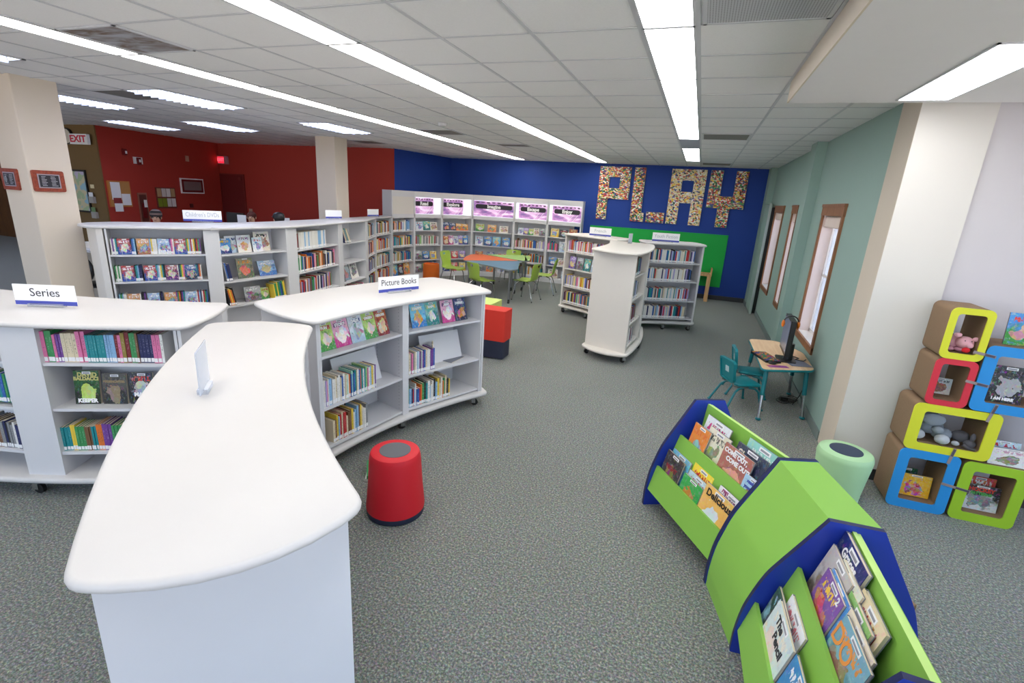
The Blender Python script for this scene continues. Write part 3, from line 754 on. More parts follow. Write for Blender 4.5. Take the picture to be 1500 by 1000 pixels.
# ---------------------------------------------------------------- mobile curved bookcases
def lerp(a, b, t): return Vector((a[0] + (b[0]-a[0])*t, a[1] + (b[1]-a[1])*t))
def caster(root, x, y, z=.11, rot=0):
    F = Matrix.Translation((x, y, 0)) @ Matrix.Rotation(rot, 4, 'Z')
    q = MB(); q.T = F; q.lathe([(.028, z - .004), (.028, z)], n=16); q.box(-.014, .028, -.022, -.016, .03, z - .01); q.box(-.014, .028, .016, .022, .03, z - .01); q.box(-.014, .028, -.022, .022, z - .016, z - .004)
    c = q.build('caster', CHROME, root)
    q = MB(); q.T = F @ Matrix.Translation((.02, 0, .037)) @ Matrix.Rotation(PI/2, 4, 'X')
    q.lathe([(.018, -.015), (.037, -.013), (.037, .013), (.018, .015)], n=20); q.build('wheel', BLACK, c, True)
def case_unit(label, P0, P1, Q0, Q1, sag, b0, b1, ztop, levels, nb, split=.5, qgap=.03, m=WHITE2, topm=WHITE, group=None, faces='PQ', v0=.06, u0=.02, holes='', baseout=.0, zface=''):
    org = lerp(lerp(P0, P1, .5), lerp(Q0, Q1, .5), .5)
    t = thing('curved_bookcase', label, 'bookcase', (org.x, org.y, 0), 0, group)
    ch = (Vector(P1) - Vector(P0)).normalized(); n = Vector((-ch.y, ch.x))
    if n.dot(Vector(Q0) - Vector(P0)) < 0: n = -n
    def pt(u, v): return lerp(lerp(P0, P1, u), lerp(Q0, Q1, u), v) + n * sag * 4 * u * (1-u)
    def outline(ex=0.0):
        P = [pt(k/14, -ex) for k in range(15)]
        e1 = (pt(1, .5) - pt(.93, .5)).normalized(); P += [pt(1, k/8) + e1*(b1*4*(k/8)*(1-k/8)) for k in range(1, 8)]
        P += [pt(1 - k/14, 1 + ex) for k in range(15)]
        e0 = (pt(0, .5) - pt(.07, .5)).normalized(); P += [pt(0, 1-k/8) + e0*(b0*4*(k/8)*(1-k/8)) for k in range(1, 8)]
        return fillet([tuple(p) for p in P], .06)
    q = MB(); q.slab(outline(), ztop, ztop + .034, 0, .017); q.build('countertop', topm, t, True)
    q = MB(); q.slab(outline(baseout), .112, .158, 0, .02); q.build('base_board', topm, t, True)
    zb = .158
    # end panels
    for u in (u0, 1 - u0):
        d = .02 if u < .5 else -.02
        L_ = (pt(1, .5) - pt(0, .5)).length
        a = pt(u, v0); b = pt(u, 1 - v0); a2 = pt(u + d/L_, v0); b2 = pt(u + d/L_, 1 - v0)
        q = MB(); q.prism([a, b, b2, a2], zb, ztop); q.build('end_panel', m, t)
    bays = {}
    us = [u0 + .012 + (1 - 2*u0 - .024) * k / nb for k in range(nb + 1)]
    if nb == 2: us[1] = split
    for sd in 'PQ':
        vf = v0 + .005 if sd == 'P' else 1 - v0 - .005; vb = .49 if sd == 'P' else .51
        lst = []
        for k in range(nb):
            gap = .008 if sd == 'P' else qgap
            ua = us[k] + (gap if k else 0); ub = us[k+1] - (gap if k < nb - 1 else 0)
            A = pt(ua, vf); B = pt(ub, vf); inn = pt((ua+ub)/2, vb) - pt((ua+ub)/2, vf)
            if (B - A).x*inn.y - (B - A).y*inn.x < 0: A, B = B, A; ua, ub = ub, ua
            bay = Bay(A, B, inn.length, '')
            if sd in faces:
                cab_bay(t, bay, levels, ztop, zb, tuple(pt(ua + (ub-ua)*.02, vb)), tuple(pt(ub - (ub-ua)*.02, vb)), m, holes=(sd in holes))
            lst.append(bay)
            if k < nb - 1 and sd in faces:   # post between bays
                pa = pt(us[k+1] - gap, vf); pb = pt(us[k+1] + gap, vf); pc = pt(us[k+1] + gap, vf + (.04 if sd == 'P' else -.04)); pd = pt(us[k+1] - gap, vf + (.04 if sd == 'P' else -.04))
                q = MB(); q.prism([pa, pb, pc, pd], zb, ztop); q.build('post', m, t)
        bays[sd] = lst
    for u in (.06, .5, .94):
        for v in (.1, .9):
            if u == .5 and v == .9 and False: continue
            p = pt(u, v); caster(t, p.x, p.y, .112, R.uniform(0, 6))
    return t, bays, pt
# nearest, seen from its blank end
uA, bA, ptA = case_unit('nearest white curved bookcase with blank end panel toward the viewer', (-.845,1.12), (-2.42,2.68), (-1.29,.545), (-3.03,2.36), .11, .12, .09, 1.225, [.2,.55,.95], 2, faces='PQ', group='white curved bookcases meeting in a star at left')
uC, bC, ptC = case_unit('white curved picture book case beside the red round stool', (-2.46,2.74), (-1.87,4.64), (-3.30,2.98), (-2.78,5.02), .13, .06, .10, 1.23, [.194,.53,.955], 2, faces='PQ', holes='P', group='white curved bookcases meeting in a star at left')
uB, bB, ptB = case_unit('white curved bookcase under the Series sign at far left', (-5.55,2.20), (-3.41,2.86), (-5.15,1.38), (-3.055,2.21), .12, .1, .05, 1.23, [.33,.655,.98], 2, .55, .045, faces='PQ', holes='Q', group='white curved bookcases meeting in a star at left')
lv = [.224,.554,.905,1.236]
uF, bF, ptF = case_unit('cream curved bookcase with tall blank end in the far cluster', (-1.385,7.05), (-1.42,8.85), (-.68,6.82), (-.66,8.72), .09, .14, .03, 1.54, lv, 2, m=CREAM, topm=CREAM, faces='PQ', group='tall curved bookcases of the far cluster')
uE, bE, ptE = case_unit('cream curved bookcase under the French sign', (-2.46,9.62), (-1.30,8.98), (-2.12,10.30), (-1.12,9.66), .03, .06, .03, 1.54, lv, 1, m=CREAM, topm=CREAM, faces='PQ', group='tall curved bookcases of the far cluster')
uG, bG, ptG = case_unit('white curved bookcase under the Youth Fiction sign', (-.80,9.04), (.19,9.50), (-1.02,9.70), (-.04,10.16), .02, .03, .06, 1.54, lv, 1, faces='PQ', group='tall curved bookcases of the far cluster')

# ---- contents: picture book case, P side (faces right)
cb = bC['P']
near_b, far_b = (cb[0], cb[1]) if cb[0].o.y < cb[1].o.y else (cb[1], cb[0])
def disp(root, bay, lv, x0, x1, h=.26, tilt=.30, y=.16, m=WHITE2):
    q = MB(); q.T = bay.M @ Matrix.Translation((0, y, lv + .001)) @ Matrix.Rotation(-tilt, 4, 'X'); q.box(x0, x1, 0, .006, 0, h); q.build('display_board', m, root)
disp(uC, near_b, .955, .05, .80); disp(uC, far_b, .955, .05, .82); disp(uC, near_b, .53, .3, .80, .3); disp(uC, far_b, .53, .3, .80, .3)
G1 = 'picture books shown face out on the top shelf'
pb = [(near_b, .10, ARTS[3], 'green and white early reader, first in the face-out row of the near bay', .15), (near_b, .25, 1, 'pink early reader with curtains, second in the near face-out row', .16), (near_b, .415, 15, 'blue bordered early reader with a grey picture, third face out', .15), (near_b, .565, 3, 'green early reader with a round cream figure, fourth face out', .145), (near_b, .71, 5, 'dark red early reader, last face out in the near bay', .14),
      (far_b, .13, 0, 'blue and orange comic picture book, leftmost face out in the far bay', .17), (far_b, .30, 8, 'early reader with a red umbrella shape, second in the far bay', .15), (far_b, .49, 1, 'pink and purple comic with a car, third in the far bay', .16), (far_b, .66, 2, 'navy early reader with red figures, last in the far bay', .15)]
for bay, x, a, lab, w_ in pb:
    face(bay, .955, x, w_, .225, a if not isinstance(a, int) else ARTS[a], lab, G1, y=.10, tilt=.30, near=True, title=[(('FUN','STORY','TALES','GREEN','HEROES','HAPPY','RAIN','BEEP','NIGHT')[pb.index((bay, x, a, lab, w_))], .2, .5, .8, WINK)])
GS = 'books packed on the picture book case'
spines(near_b, .53, .0 + .03, .60, (.20,.225), (.009,.018), (.15,.17), PAL_LIGHT, 'middle shelf, near bay of picture book case', GS, near=True)
spines(near_b, .194, .12, .50, (.18,.24), (.01,.026), (.13,.18), ['white','cream','yellow','white','grey','red','light blue','brown'], 'bottom shelf, near bay of picture book case', GS, near=True)
xe = spines(far_b, .53, .03, .36, (.20,.22), (.009,.018), (.15,.17), ['white','light blue','white','grey','blue','cream','purple','yellow','pink'], 'middle shelf, far bay of picture book case', GS, near=True)
face(far_b, .53, xe + .005, .15, .235, ARTS[9], 'yellow and red picture book leaning at the end of the middle shelf row', near=True, y=.06, tilt=.05, yaw=.9)
spines(far_b, .194, .03, .56, (.16,.235), (.01,.026), (.14,.19), ['red','pink','green','blue','navy','white','light blue','cream','yellow','orange','white','teal','black'], 'bottom shelf, far bay of picture book case', GS, near=True)
o = BOOKS[-1]
M = far_b.M @ Matrix.Translation((.50, .03, .535)) @ Matrix.Rotation(-PI/2 + .02, 4, 'X')
BOOKS.append(dict(M=far_b.M @ Matrix.Translation((.52, .24, .542)) @ Matrix.Rotation(PI/2, 4, 'X') @ Matrix.Rotation(.3, 4, 'Y') @ Matrix.Translation((0, -.008, 0)), dims=(.24, .006, .19), style='face', art=ARTS[12], near=True, label='thin pastel picture book lying flat on the middle shelf', group=None, kind='book', title=None))
# ---- Series case, Q side
qb = bB['Q']; main_b, left_b = (qb[0], qb[1]) if qb[0].o.x > qb[1].o.x else (qb[1], qb[0])
GB = 'chapter books packed on the Series bookcase'
spines(main_b, .98, .02, main_b.w - .09, (.185,.215), (.011,.026), (.125,.15), ['dark red','brown','pink','red','teal','green','light blue','black','navy','white','cream','orange','blue','purple','olive','lilac','olive','dark red'], 'top shelf of the Series case', GB, near=True, runs=[1,1,1,2,2,4])
disp(uB, main_b, .655, .1, 1.0, .27, .12, .2)
face(main_b, .655, .11, .155, .235, art_mat('green_thriller_cover', (12,30,14), (30,90,40), (190,220,90), (22,50,24), seed=9, cell=9, mixc=.15, det=.12), 'green thriller with a glowing centre, face out on the middle Series shelf', near=True, y=.09, tilt=.12, t=.03, title=[('DAVID', .26, .55, .88, mat('gold_ink', (206, 200, 120), .4)), ('BALDACCI', .21, .5, .76, mat('gold_ink', (206, 200, 120), .4)), ('KEEPER', .24, .5, .1, WINK)])
face(main_b, .655, .285, .15, .215, art_mat('grey_fantasy_cover', (40,40,42), (86,84,80), (130,110,84), (70,68,64), seed=4, cell=3, mixc=.1, det=.12), 'dark grey fantasy book with an eye, face out beside the green thriller', near=True, y=.09, tilt=.12, t=.025, title=[('STORMCASTER', .13, .5, .74, mat('bronze_ink', (150, 128, 92), .4))])
face(main_b, .655, .455, .15, .225, ARTS[14], 'black and red book, face out right of the grey fantasy book', near=True, y=.09, tilt=.12, t=.02, title=[('MAZE', .25, .5, .3, WINK)])
spines(main_b, .33, .02, .62, (.175,.20), (.011,.022), (.12,.14), ['blue','teal','orange','grey','lilac','cream','brown','blue','green','purple','navy','yellow'], 'bottom shelf of the Series case', GB, near=True, runs=[1,2,3])
spines(left_b, .655 + .02, .75, left_b.w - .03, (.18,.21), (.012,.024), (.12,.14), ['teal','blue','orange','black','green','white'], 'middle shelf, left Series bay', GB, near=True)
spines(left_b, .33, .70, left_b.w - .03, (.17,.20), (.012,.024), (.12,.15), ['black','grey','brown','purple','white','navy'], 'bottom shelf, left Series bay', GB, near=True)

# ---- signs on the tops
ZA = 1.265
sign('Series', (-4.23, 2.09, 1.264), (.9, .43), .40, .145, 'white Series sign in a clear block on the left bookcase')
sign('Picture Books', (-2.585, 4.02, 1.264), (.42, .905), .44, .145, 'white Picture Books sign on the curved bookcase')
sign('', (-2.03, 1.53, 1.259), (-.66, .75), .22, .20, 'clear acrylic sign holder seen edge-on on the nearest bookcase top', acr=True)
sign('Youth Fiction', (-.52, 9.42, 1.574), (.95, .18), .47, .15, 'white Youth Fiction sign on the far right case', GREYINK)
sign('French', (-1.72, 9.52, 1.574), (.96, -.1), .42, .15, 'white French sign on the far left case of the cluster', GREYINK)
sign('', (-1.02, 8.45, 1.574), (.3, .95), .14, .15, 'small clear sign holder on the tall cream bookcase top', acr=True)

# ---- French / Youth Fiction contents
eb = bE['P'][0]; gb = bG['P'][0]
for k, z in enumerate(lv):
    sn = ('bottom', 'third', 'second', 'top')[k]
    if k == 2:
        for j in range(6):
            face(eb, z, .05 + .19*j, .165, .235, ARTS[(7, 10, 8, 15, 6, 12)[j]], '%s picture book, %s face out on the second French shelf' % (ANAMES[(7, 10, 8, 15, 6, 12)[j]], ordinal(j+1)), 'face-out books on the French case', y=.08, tilt=.2)
    else:
        spines(eb, z, .04, 1.2, (.19,.235), (.014,.028), (.15,.17), PAL_FR if k else PAL_MIX, '%s shelf of the French case' % sn, 'books packed on the French case')
    spines(gb, z, .04, gb.w - .12, (.20,.235), (.014,.027), (.15,.17), PAL_YF, '%s shelf of the youth fiction case' % sn, 'books packed on the youth fiction case')
fq = bF['Q']
for b_ in fq:
    for k, z in enumerate(lv):
        sn = ('bottom', 'third', 'second', 'top')[k]
        spines(b_, z, .13, b_.w*.6, (.20,.25), (.02,.04), (.15,.18), ['black','brown','dark red','grey','teal','white','blue'], '%s shelf, %s bay beside tall blank end' % (sn, 'near' if b_.o.y < 7.6 else 'far'), 'books on the side of the tall cream bookcase')

# ---------------------------------------------------------------- long DVD counter
Dp = [((-6.56,3.93),(-5.94,4.73)), ((-5.87,4.86),(-5.70,5.87)), ((-5.72,6.07),(-5.95,7.33)), ((-6.01,7.50),(-6.16,8.40)), ((-6.29,8.64),(-6.64,9.42)), ((-6.665,9.46),(-6.875,10.38))]
dep = [.36, .36, .36, .36, .34, .32]
lvD = [[.22,.57,.92,1.25], [.17,.53,.87,1.235], [.15,.48,.86,1.215], [.13,.47,.83,1.2], [.13,.47,.83,1.2], [.13,.47,.83,1.2]]
t = thing('counter_bookcase', 'long white winding DVD counter bookcase in front of the red walls', 'bookcase', (-6.3, 6.5, 0))
uD = t
Dbays = []
for k, (a, b) in enumerate(Dp):
    bay = Bay(a, b, dep[k], ''); Dbays.append(bay)
    cab_bay(t, bay, lvD[k], 1.56, .10, m=WHITE2)
for (a, b) in (((-5.94,4.73),(-5.87,4.86)), ((-5.70,5.87),(-5.72,6.07)), ((-5.95,7.33),(-6.01,7.50)), ((-6.16,8.40),(-6.29,8.64))):
    bb = Bay(a, b, .03, ''); q = MB(); q.prism([bb.xy(0,0), bb.xy(bb.w,0), bb.xy(bb.w,.03), bb.xy(0,.03)], .1, 1.56); q.build('post', WHITE2, t)
# back outline of the counter
front = [(-6.66,3.80),(-5.90,4.68),(-5.82,4.86),(-5.655,5.87),(-5.675,6.08),(-5.90,7.33),(-5.96,7.50),(-6.11,8.39),(-6.24,8.62),(-6.60,9.40),(-6.84,10.40)]
backp = [(-7.15,10.42),(-6.98,9.7),(-6.85,9.0),(-6.79,8.5),(-6.62,7.5),(-6.48,6.4),(-6.48,5.7),(-6.65,5.1),(-6.85,4.75),(-7.08,4.42),(-7.11,4.10),(-6.98,3.88)]
poly = fillet(front + backp, .10, 4, 12)
q = MB(); q.slab(poly, 1.56, 1.595, 0, .016); q.build('countertop', WHITE, t, True)
q = MB(); q.prism(poly_in := [tuple(Vector(p) - Vector(n_)*.05) for p, n_ in zip(ccw(poly), normals(ccw(poly)))], .0, .10); q.build('plinth', WHITE2, t)
q = MB(); q.prism([(-6.572,3.918),(-6.655,3.895),(-6.95,3.975),(-7.0,4.25),(-6.862,4.165)], .1, 1.56); q.build('end_panel', CREAM, t)
bb = [(-7.03,4.30),(-6.80,4.72),(-6.60,5.12),(-6.43,5.7),(-6.43,6.4),(-6.57,7.5),(-6.74,8.5),(-6.80,9.0)]
q = MB(); bq = [(x_, y_) for x_, y_ in bb] + [(x_ + .02, y_) for x_, y_ in bb[::-1]]; q.prism(bq, .1, 1.56); q.build('rear_panel', WHITE2, t)
sign("Children's DVDs", (-6.62, 5.27, 1.596), (.66, .75), .47, .15, "white Children's DVDs sign on the winding counter", GREYINK)
sign('', (-6.55, 7.95, 1.596), (.25, .97), .36, .15, 'small white card sign in front of the farther column')
sign('', (-6.80, 9.55, 1.596), (.15, .99), .34, .15, 'small white card sign nearest the blue wall end of the counter')
# DVDs
d1 = Dbays[0]
for k, z in ((3, 1.25), (2, .92), (1, .57)):
    sn = {3: 'top', 2: 'second', 1: 'third'}[k]
    z = lvD[0][k-1] if False else {3: .92, 2: .57, 1: .22}[k]
DV_ = ['blue','white','navy','red','light blue','purple','yellow','black','green','white','orange','pink','teal']
DNAMES = ['dark blue', 'pale blue', 'purple and red', 'orange brown', 'white and blue', 'black', 'green and white', 'blue and red']
_d = [((20,30,70),(50,80,150),(150,130,120)), ((120,160,200),(200,216,230),(190,90,60)), ((90,50,120),(150,60,80),(220,200,180)), ((150,90,60),(210,150,90),(60,90,150)), ((226,228,236),(150,180,220),(60,80,160)), ((24,24,32),(60,60,74),(190,190,200)), ((70,140,80),(220,226,220),(120,70,50)), ((40,70,160),(170,60,60),(230,220,200))]
DARTS = [art_mat('dvd_art_%d' % i_, a_, b_, c_, (240,240,244), seed=50 + 3*i_, cell=8, mixc=.45, det=.55) for i_, (a_, b_, c_) in enumerate(_d)]
def dvdrow(z, sn, nf):
    x = .03; i = 0; cnt = 0; nfc = 0
    while x < d1.w - .06:
        k_ = R.choice([3, 4, 5, 6])
        x2 = min(x + k_*.0155, d1.w - .03)
        st = len(BOOKS)
        spines(d1, z, x, x2, (.188,.192), (.0145,.0155), (.13,.135), DV_, '%s shelf of the DVD bay' % sn, 'DVD cases on the counter', kind='dvd_case', gap=.0006, y0=.05)
        for b_ in BOOKS[st:]:
            cnt += 1; b_['n'] = cnt; b_['label'] = '%s spined DVD case, %s upright from left, %s shelf of DVD bay' % (b_['col'], ordinal(cnt), sn)
        x = x + k_*.0155 + .004
        if x < d1.w - .20 and sn != 'bottom':
            nfc += 1; a = R.randrange(8)
            face(d1, z, x, .132, .19, DARTS[a], '%s DVD cover, %s face-out one on the %s DVD shelf' % (DNAMES[a], ordinal(nfc), sn), 'DVD cases on the counter', y=.045, tilt=.1, t=.014, kind='dvd_case'); x += .125
dvdrow(1.25 - .0, 'top', 4); dvdrow(.92, 'second', 4); dvdrow(.57, 'third', 0)
# rest of the counter
lvD[3] = [.13, .47, 1.2]
b2, b3, b4, b5, b6 = Dbays[1:]
def fo(bay, z, x, w, h, a, lab, tilt=.15, y=.10, **k): face(bay, z, x, w, h, ARTS[a] if isinstance(a, int) else a, lab, k.pop('group', None), y=y, tilt=tilt, **k)
G2 = 'children books faced out on the counter'
cream = art_mat('cover_cream_monkey', (232,226,220), (214,220,232), (214,150,80), (120,70,130), seed=2.2, cell=6, mixc=.25)
fo(b2, 1.235, .04, .19, .20, 11, 'blue snow scene picture book, leftmost on the second bay top shelf', group=G2)
fo(b2, 1.235, .17, .17, .23, 15, 'pale blue picture book behind the leftmost one on the top shelf', y=.13, group=G2)
fo(b2, 1.235, .32, .20, .235, cream, 'cream picture book with an orange-brown animal, centre of the top shelf', group=G2)
fo(b2, 1.235, .53, .15, .20, 6, 'small white picture book right of the animal one', y=.08, group=G2)
fo(b2, 1.235, .60, .24, .27, 12, 'large mauve cream picture book at the right end of that shelf', y=.14, group=G2)
fo(b2, .87, .30, .24, .28, art_mat('cover_red_creature', (96,104,84), (150,150,120), (222,90,60), (230,150,60), seed=6, cell=4, mixc=.15), 'large picture book with a red-orange creature on the middle shelf', y=.12, group=G2)
fo(b2, .87, .64, .28, .22, art_mat('cover_blue_sky', (60,110,180), (170,200,230), (190,170,130), (240,240,240), seed=3, cell=3, mixc=.1), 'wide blue picture book with a tan figure on the middle shelf', y=.14, tilt=.3, group=G2)
spines(b2, .87, .08, .17, (.22,.26), (.012,.022), (.15,.17), ['navy','blue','cream','grey'], 'leaning on the middle shelf of the second bay', G2, lean=-.16)
spines(b2, .53, .09, .20, (.22,.26), (.012,.022), (.15,.17), ['purple','yellow','orange','green','black'], 'leaning on the lower shelf of the second bay', G2, lean=-.2)
fo(b2, .53, .36, .25, .21, 10, 'grey and white wildlife picture book on the lower shelf', y=.10, group=G2)
fo(b2, .53, .62, .13, .17, 3, 'green picture book beside the wildlife one', y=.12, group=G2)
spines(b2, .53, .78, .98, (.22,.27), (.012,.02), (.15,.17), ['pink','blue','orange','yellow','green','navy'], 'right end of the lower shelf in the second bay', G2, lean=-.12)
G3 = 'reference books packed on the counter'
spines(b3, 1.215, .04, .12, (.20,.26), (.02,.03), (.17,.2), ['dark red','blue'], 'left of the encyclopedia set', G3)
spines(b3, 1.215, .13, .92, (.265,.267), (.034,.035), (.18,.19), ['light blue','white'], 'pale encyclopedia set on the top shelf', G3, gap=.0006)
spines(b3, .86, .04, 1.2, (.21,.28), (.02,.04), (.16,.2), ['dark red','pink','black','blue','white','brown','green','orange','navy','cream'], 'middle shelf of the third counter bay', G3)
spines(b3, .48, .04, 1.05, (.21,.28), (.018,.035), (.16,.2), ['brown','orange','green','cream','red','white','grey','navy','lilac'], 'lower shelf of the third counter bay', G3)
spines(b3, .15, .04, 1.0, (.21,.25), (.018,.035), (.16,.2), ['grey','navy'], 'bottom shelf of the third counter bay', G3)
spines(b4, 1.2, .17, .40, (.26,.30), (.012,.03), (.15,.2), ['grey','teal','cream','navy'], 'leaning on the fourth bay top shelf', G3, lean=-.5)
fo(b4, .47, .04, .20, .30, 10, 'grey atlas leaning at the left end of the fourth bay', y=.08, tilt=.2, group=G3)
fo(b4, .47, .2, .30, .33, art_mat('cover_pale_map', (120,150,170), (190,206,210), (200,130,120), (240,240,240), seed=8, cell=5, mixc=.1), 'large pale blue book with a coral patch in the fourth bay', y=.12, tilt=.25, group=G3)
fo(b4, .47, .52, .30, .33, art_mat('cover_white_owl', (236,232,226), (226,224,220), (110,100,96), (60,60,60), seed=5, cell=6, mixc=.2), 'large cream book with a grey animal in the fourth bay', y=.12, tilt=.25, group=G3)
spines(b4, .13, .04, .84, (.20,.25), (.016,.03), (.15,.18), ['navy','white','red','pink','green','teal','red','cream'], 'lower shelf of the fourth counter bay', G3)
for bay, nm in ((b5, 'fifth'), (b6, 'last')):
    for k, z in enumerate([.13, .47, .83, 1.2]):
        spines(bay, z, .03, bay.w - .04, (.22,.29), (.02,.038), (.16,.19), PAL_NF, '%s shelf of the %s counter bay' % (('bottom', 'third', 'second', 'top')[k], nm), G3)

# ---------------------------------------------------------------- wall bookcases with lit signs
wp = [(-6.90,10.42), (-6.81,11.30), (-6.42,12.05), (-5.88,12.79), (-4.73,13.02), (-3.80,13.07), (-2.88,13.10)]
titles = [None, 'Read', 'Explore', 'Imagine', 'Escape', 'Enjoy']
lvW = [.12, .465, .845, 1.225]
BAN = mat('banner_black', (30, 26, 34), .4)
def glow_mat():
    m, nt, b = node_mat('lit_sign_graphic')
    tc = N(nt, 'ShaderNodeTexCoord'); mp = N(nt, 'ShaderNodeMapping'); mp.inputs['Scale'].default_value = (1.5, 1.5, 4); mp.inputs['Rotation'].default_value = (0, .6, 0)
    L(nt, tc.outputs['Object'], mp.inputs[0])
    nz = N(nt, 'ShaderNodeTexNoise', i_Scale=2.0, i_Detail=3.0, i_Distortion=.5); L(nt, mp.outputs[0], nz.inputs['Vector'])
    r = N(nt, 'ShaderNodeValToRGB'); e = r.color_ramp.elements; e[0].position = .3; e[0].color = rgb((96, 84, 140)); e[1].position = .66; e[1].color = rgb((236, 232, 250))
    a = e.new(.45); a.color = rgb((170, 120, 178)); a = e.new(.55); a.color = rgb((220, 176, 216))
    L(nt, nz.outputs['Fac'], r.inputs[0]); L(nt, r.outputs[0], b.inputs['Base Color']); L(nt, r.outputs[0], b.inputs['Emission Color']); b.inputs['Emission Strength'].default_value = .22
    return m
GLOW = glow_mat(); BACKLIT = mat('lit_white_panel', (245, 245, 250), .4, emit=(240, 240, 255), estr=.4)
Wb = []
for k in range(6):
    a, b = wp[k], wp[k+1]
    bay = Bay(a, b, .30, ''); c = bay.p(bay.w/2, .15, 0)
    nm = titles[k]
    t = thing('wall_bookcase', ('tall white wall bookcase under the lit %s sign' % nm) if nm else 'tall white wall bookcase with a blank upper panel, beside the counter end', 'bookcase', (c.x, c.y, 0), 0, 'tall wall bookcases along the blue corner')
    bay2 = Bay(bay.xy(.002, 0), bay.xy(bay.w - .002, 0), .30, ''); Wb.append(bay2)
    sh = .03 if k in (0, 1, 2) else 0
    BLc = bay2.xy(sh, .30); BRc = bay2.xy(bay2.w - sh, .30)
    cab_bay(t, bay2, lvW, 2.19, 0, BLc, BRc, WHITE2, th=.03)
    q = MB(); q.T = bay2.M
    q.box(0, bay2.w, -.012, .02, 2.05, 2.19); q.box(0, bay2.w, -.012, .02, 1.545, 1.64); q.box(0, .03, -.012, .02, .0, 2.06); q.box(bay2.w - .03, bay2.w, -.012, .02, 0, 2.06); q.box(.03, bay2.w - .03, -.006, .012, 0, .10)
    q.build('face_frame', WHITE2, t)
    q = MB(); q.T = bay2.M; q.box(.035, bay2.w - .035, .02, .29, 1.56, 1.58); q.box(.035, bay2.w - .035, .02, .285, 2.16, 2.188); q.build('canopy_board', WHITE2, t)
    if not nm:
        q = MB(); q.T = bay2.M; q.box(.03, bay2.w - .03, -.004, .006, 1.64, 2.05); q.build('blank_panel', CREAM, t)
    else:
        q = MB(); q.T = bay2.M; q.box(.03, bay2.w - .03, .03, .04, 1.64, 2.05); q.build('backlit_panel', BACKLIT, t)
        x0, x1 = (.03, bay2.w*.70) if k < 3 else ((.035, bay2.w - .035) if k == 3 else (.11, bay2.w - .035))
        q = MB(); q.T = bay2.M; q.box(x0, x1, .012, .026, 1.65, 2.04)
        for s_ in range(7): xx = x0 + (x1 - x0)*(s_ + .4)/7.4; q.box(xx, xx + (x1-x0)*.08, .0105, .012, 1.985 + .012*(s_ % 2), 2.02, 1)
        g = q.build('sign_graphic', [GLOW, mat('sign_dark_bar', (96, 70, 96), .5)], t)
        q = MB(); q.T = bay2.M; bx0 = x0 + (.0 if k < 3 else .05); bx1 = x1 - .03; q.rbox(bx0, bx1, .004, .012, 1.84, 1.955, .045, axis='y'); q.build('banner', BAN, g)
        text(nm, .12, bay2.M @ textframe(((bx0 + bx1)/2, .002, 1.90), (1, 0, 0), (0, 0, 1)), WINK, g, 'lettering', ext=.001, bold=.006)
        q = MB(); q.T = bay2.M
        for s_ in (.55, .7): xx = x0 + (x1-x0)*s_; vv = [q.vert(p_) for p_ in ((xx, .010, 1.65), (xx + .012, .010, 1.65), (xx + .16, .010, 1.83), (xx + .148, .010, 1.83))]; q.face(vv)
        q.build('graphic_rays', WINK, g)
GW = 'face-out books in the wall bookcases'
def frow(bi, li, n, hh=.2, w_=None, arts=None, x0=.08, x1=None, till=.15):
    bay = Wb[bi]; x1 = x1 or bay.w - .08; step = (x1 - x0) / n; sn = ('bottom', 'third', 'second', 'top')[li]
    nm = titles[bi] or 'blank-panel'
    for j in range(n):
        a = arts[j % len(arts)] if arts else R.randrange(16)
        face(bay, lvW[li], x0 + step*j + R.uniform(0, .02), w_ or min(step*.86, .2), hh*R.uniform(.85, 1.1), ARTS[a], '%s book, %s face out, %s shelf under the %s sign' % (ANAMES[a], ordinal(j+1), sn, nm) if titles[bi] else '%s book, %s face out, %s shelf below the blank panel' % (ANAMES[a], ordinal(j+1), sn), GW, y=.08, tilt=till)
def srow(bi, li, x0=.04, x1=None, pal=PAL_MIX, h=(.2,.27)):
    bay = Wb[bi]; sn = ('bottom', 'third', 'second', 'top')[li]; nm = (titles[bi] + ' sign') if titles[bi] else 'blank panel'
    spines(bay, lvW[li], x0, x1 or bay.w - .05, h, (.018,.034), (.15,.18), pal, '%s shelf below the %s' % (sn, nm), 'books standing in the wall bookcases')
for li in (1, 2): srow(0, li, pal=PAL_NF)
srow(0, 3, x1=.60, pal=PAL_NF); srow(0, 3, x0=.62, x1=.75, pal=['blue','light blue'])
frow(0, 0, 3, .27, .24, [0, 14, 4]); 
frow(1, 3, 3, .22, .22, [6, 8, 12]); srow(1, 2, pal=['grey','grey','white','pale green','grey','red']); frow(1, 1, 3, .24, .2, [10, 11, 9]); frow(1, 0, 3, .25, .2, [10, 3, 11])
frow(2, 3, 4, .2, .2, [2, 2, 4, 4]); frow(2, 2, 5, .25, .17, [5, 1, 6, 7, 11]); frow(2, 1, 3, .22, .2, [8, 13, 7]); frow(2, 0, 3, .25, .2, [11, 13, 9])
frow(3, 3, 3, .2, .24, [3, 4, 12]); frow(3, 2, 4, .26, .22, [6, 11, 0, 11]); frow(3, 1, 3, .2, .22, [5, 2, 13]); frow(3, 0, 3, .22, .22, [10, 4, 6])
frow(4, 3, 5, .19, .15, [6, 7, 3, 12, 10]); srow(4, 2, pal=PAL_FR); srow(4, 1, pal=PAL_NF); srow(4, 0, pal=PAL_NF)
frow(5, 3, 3, .22, .22, [9, 14, 5]); srow(5, 2, x1=.3); frow(5, 2, 2, .26, .26, [15, 11], x0=.34); frow(5, 1, 3, .22, .2, [11, 12, 4]); frow(5, 0, 2, .22, .28, [12, 15])

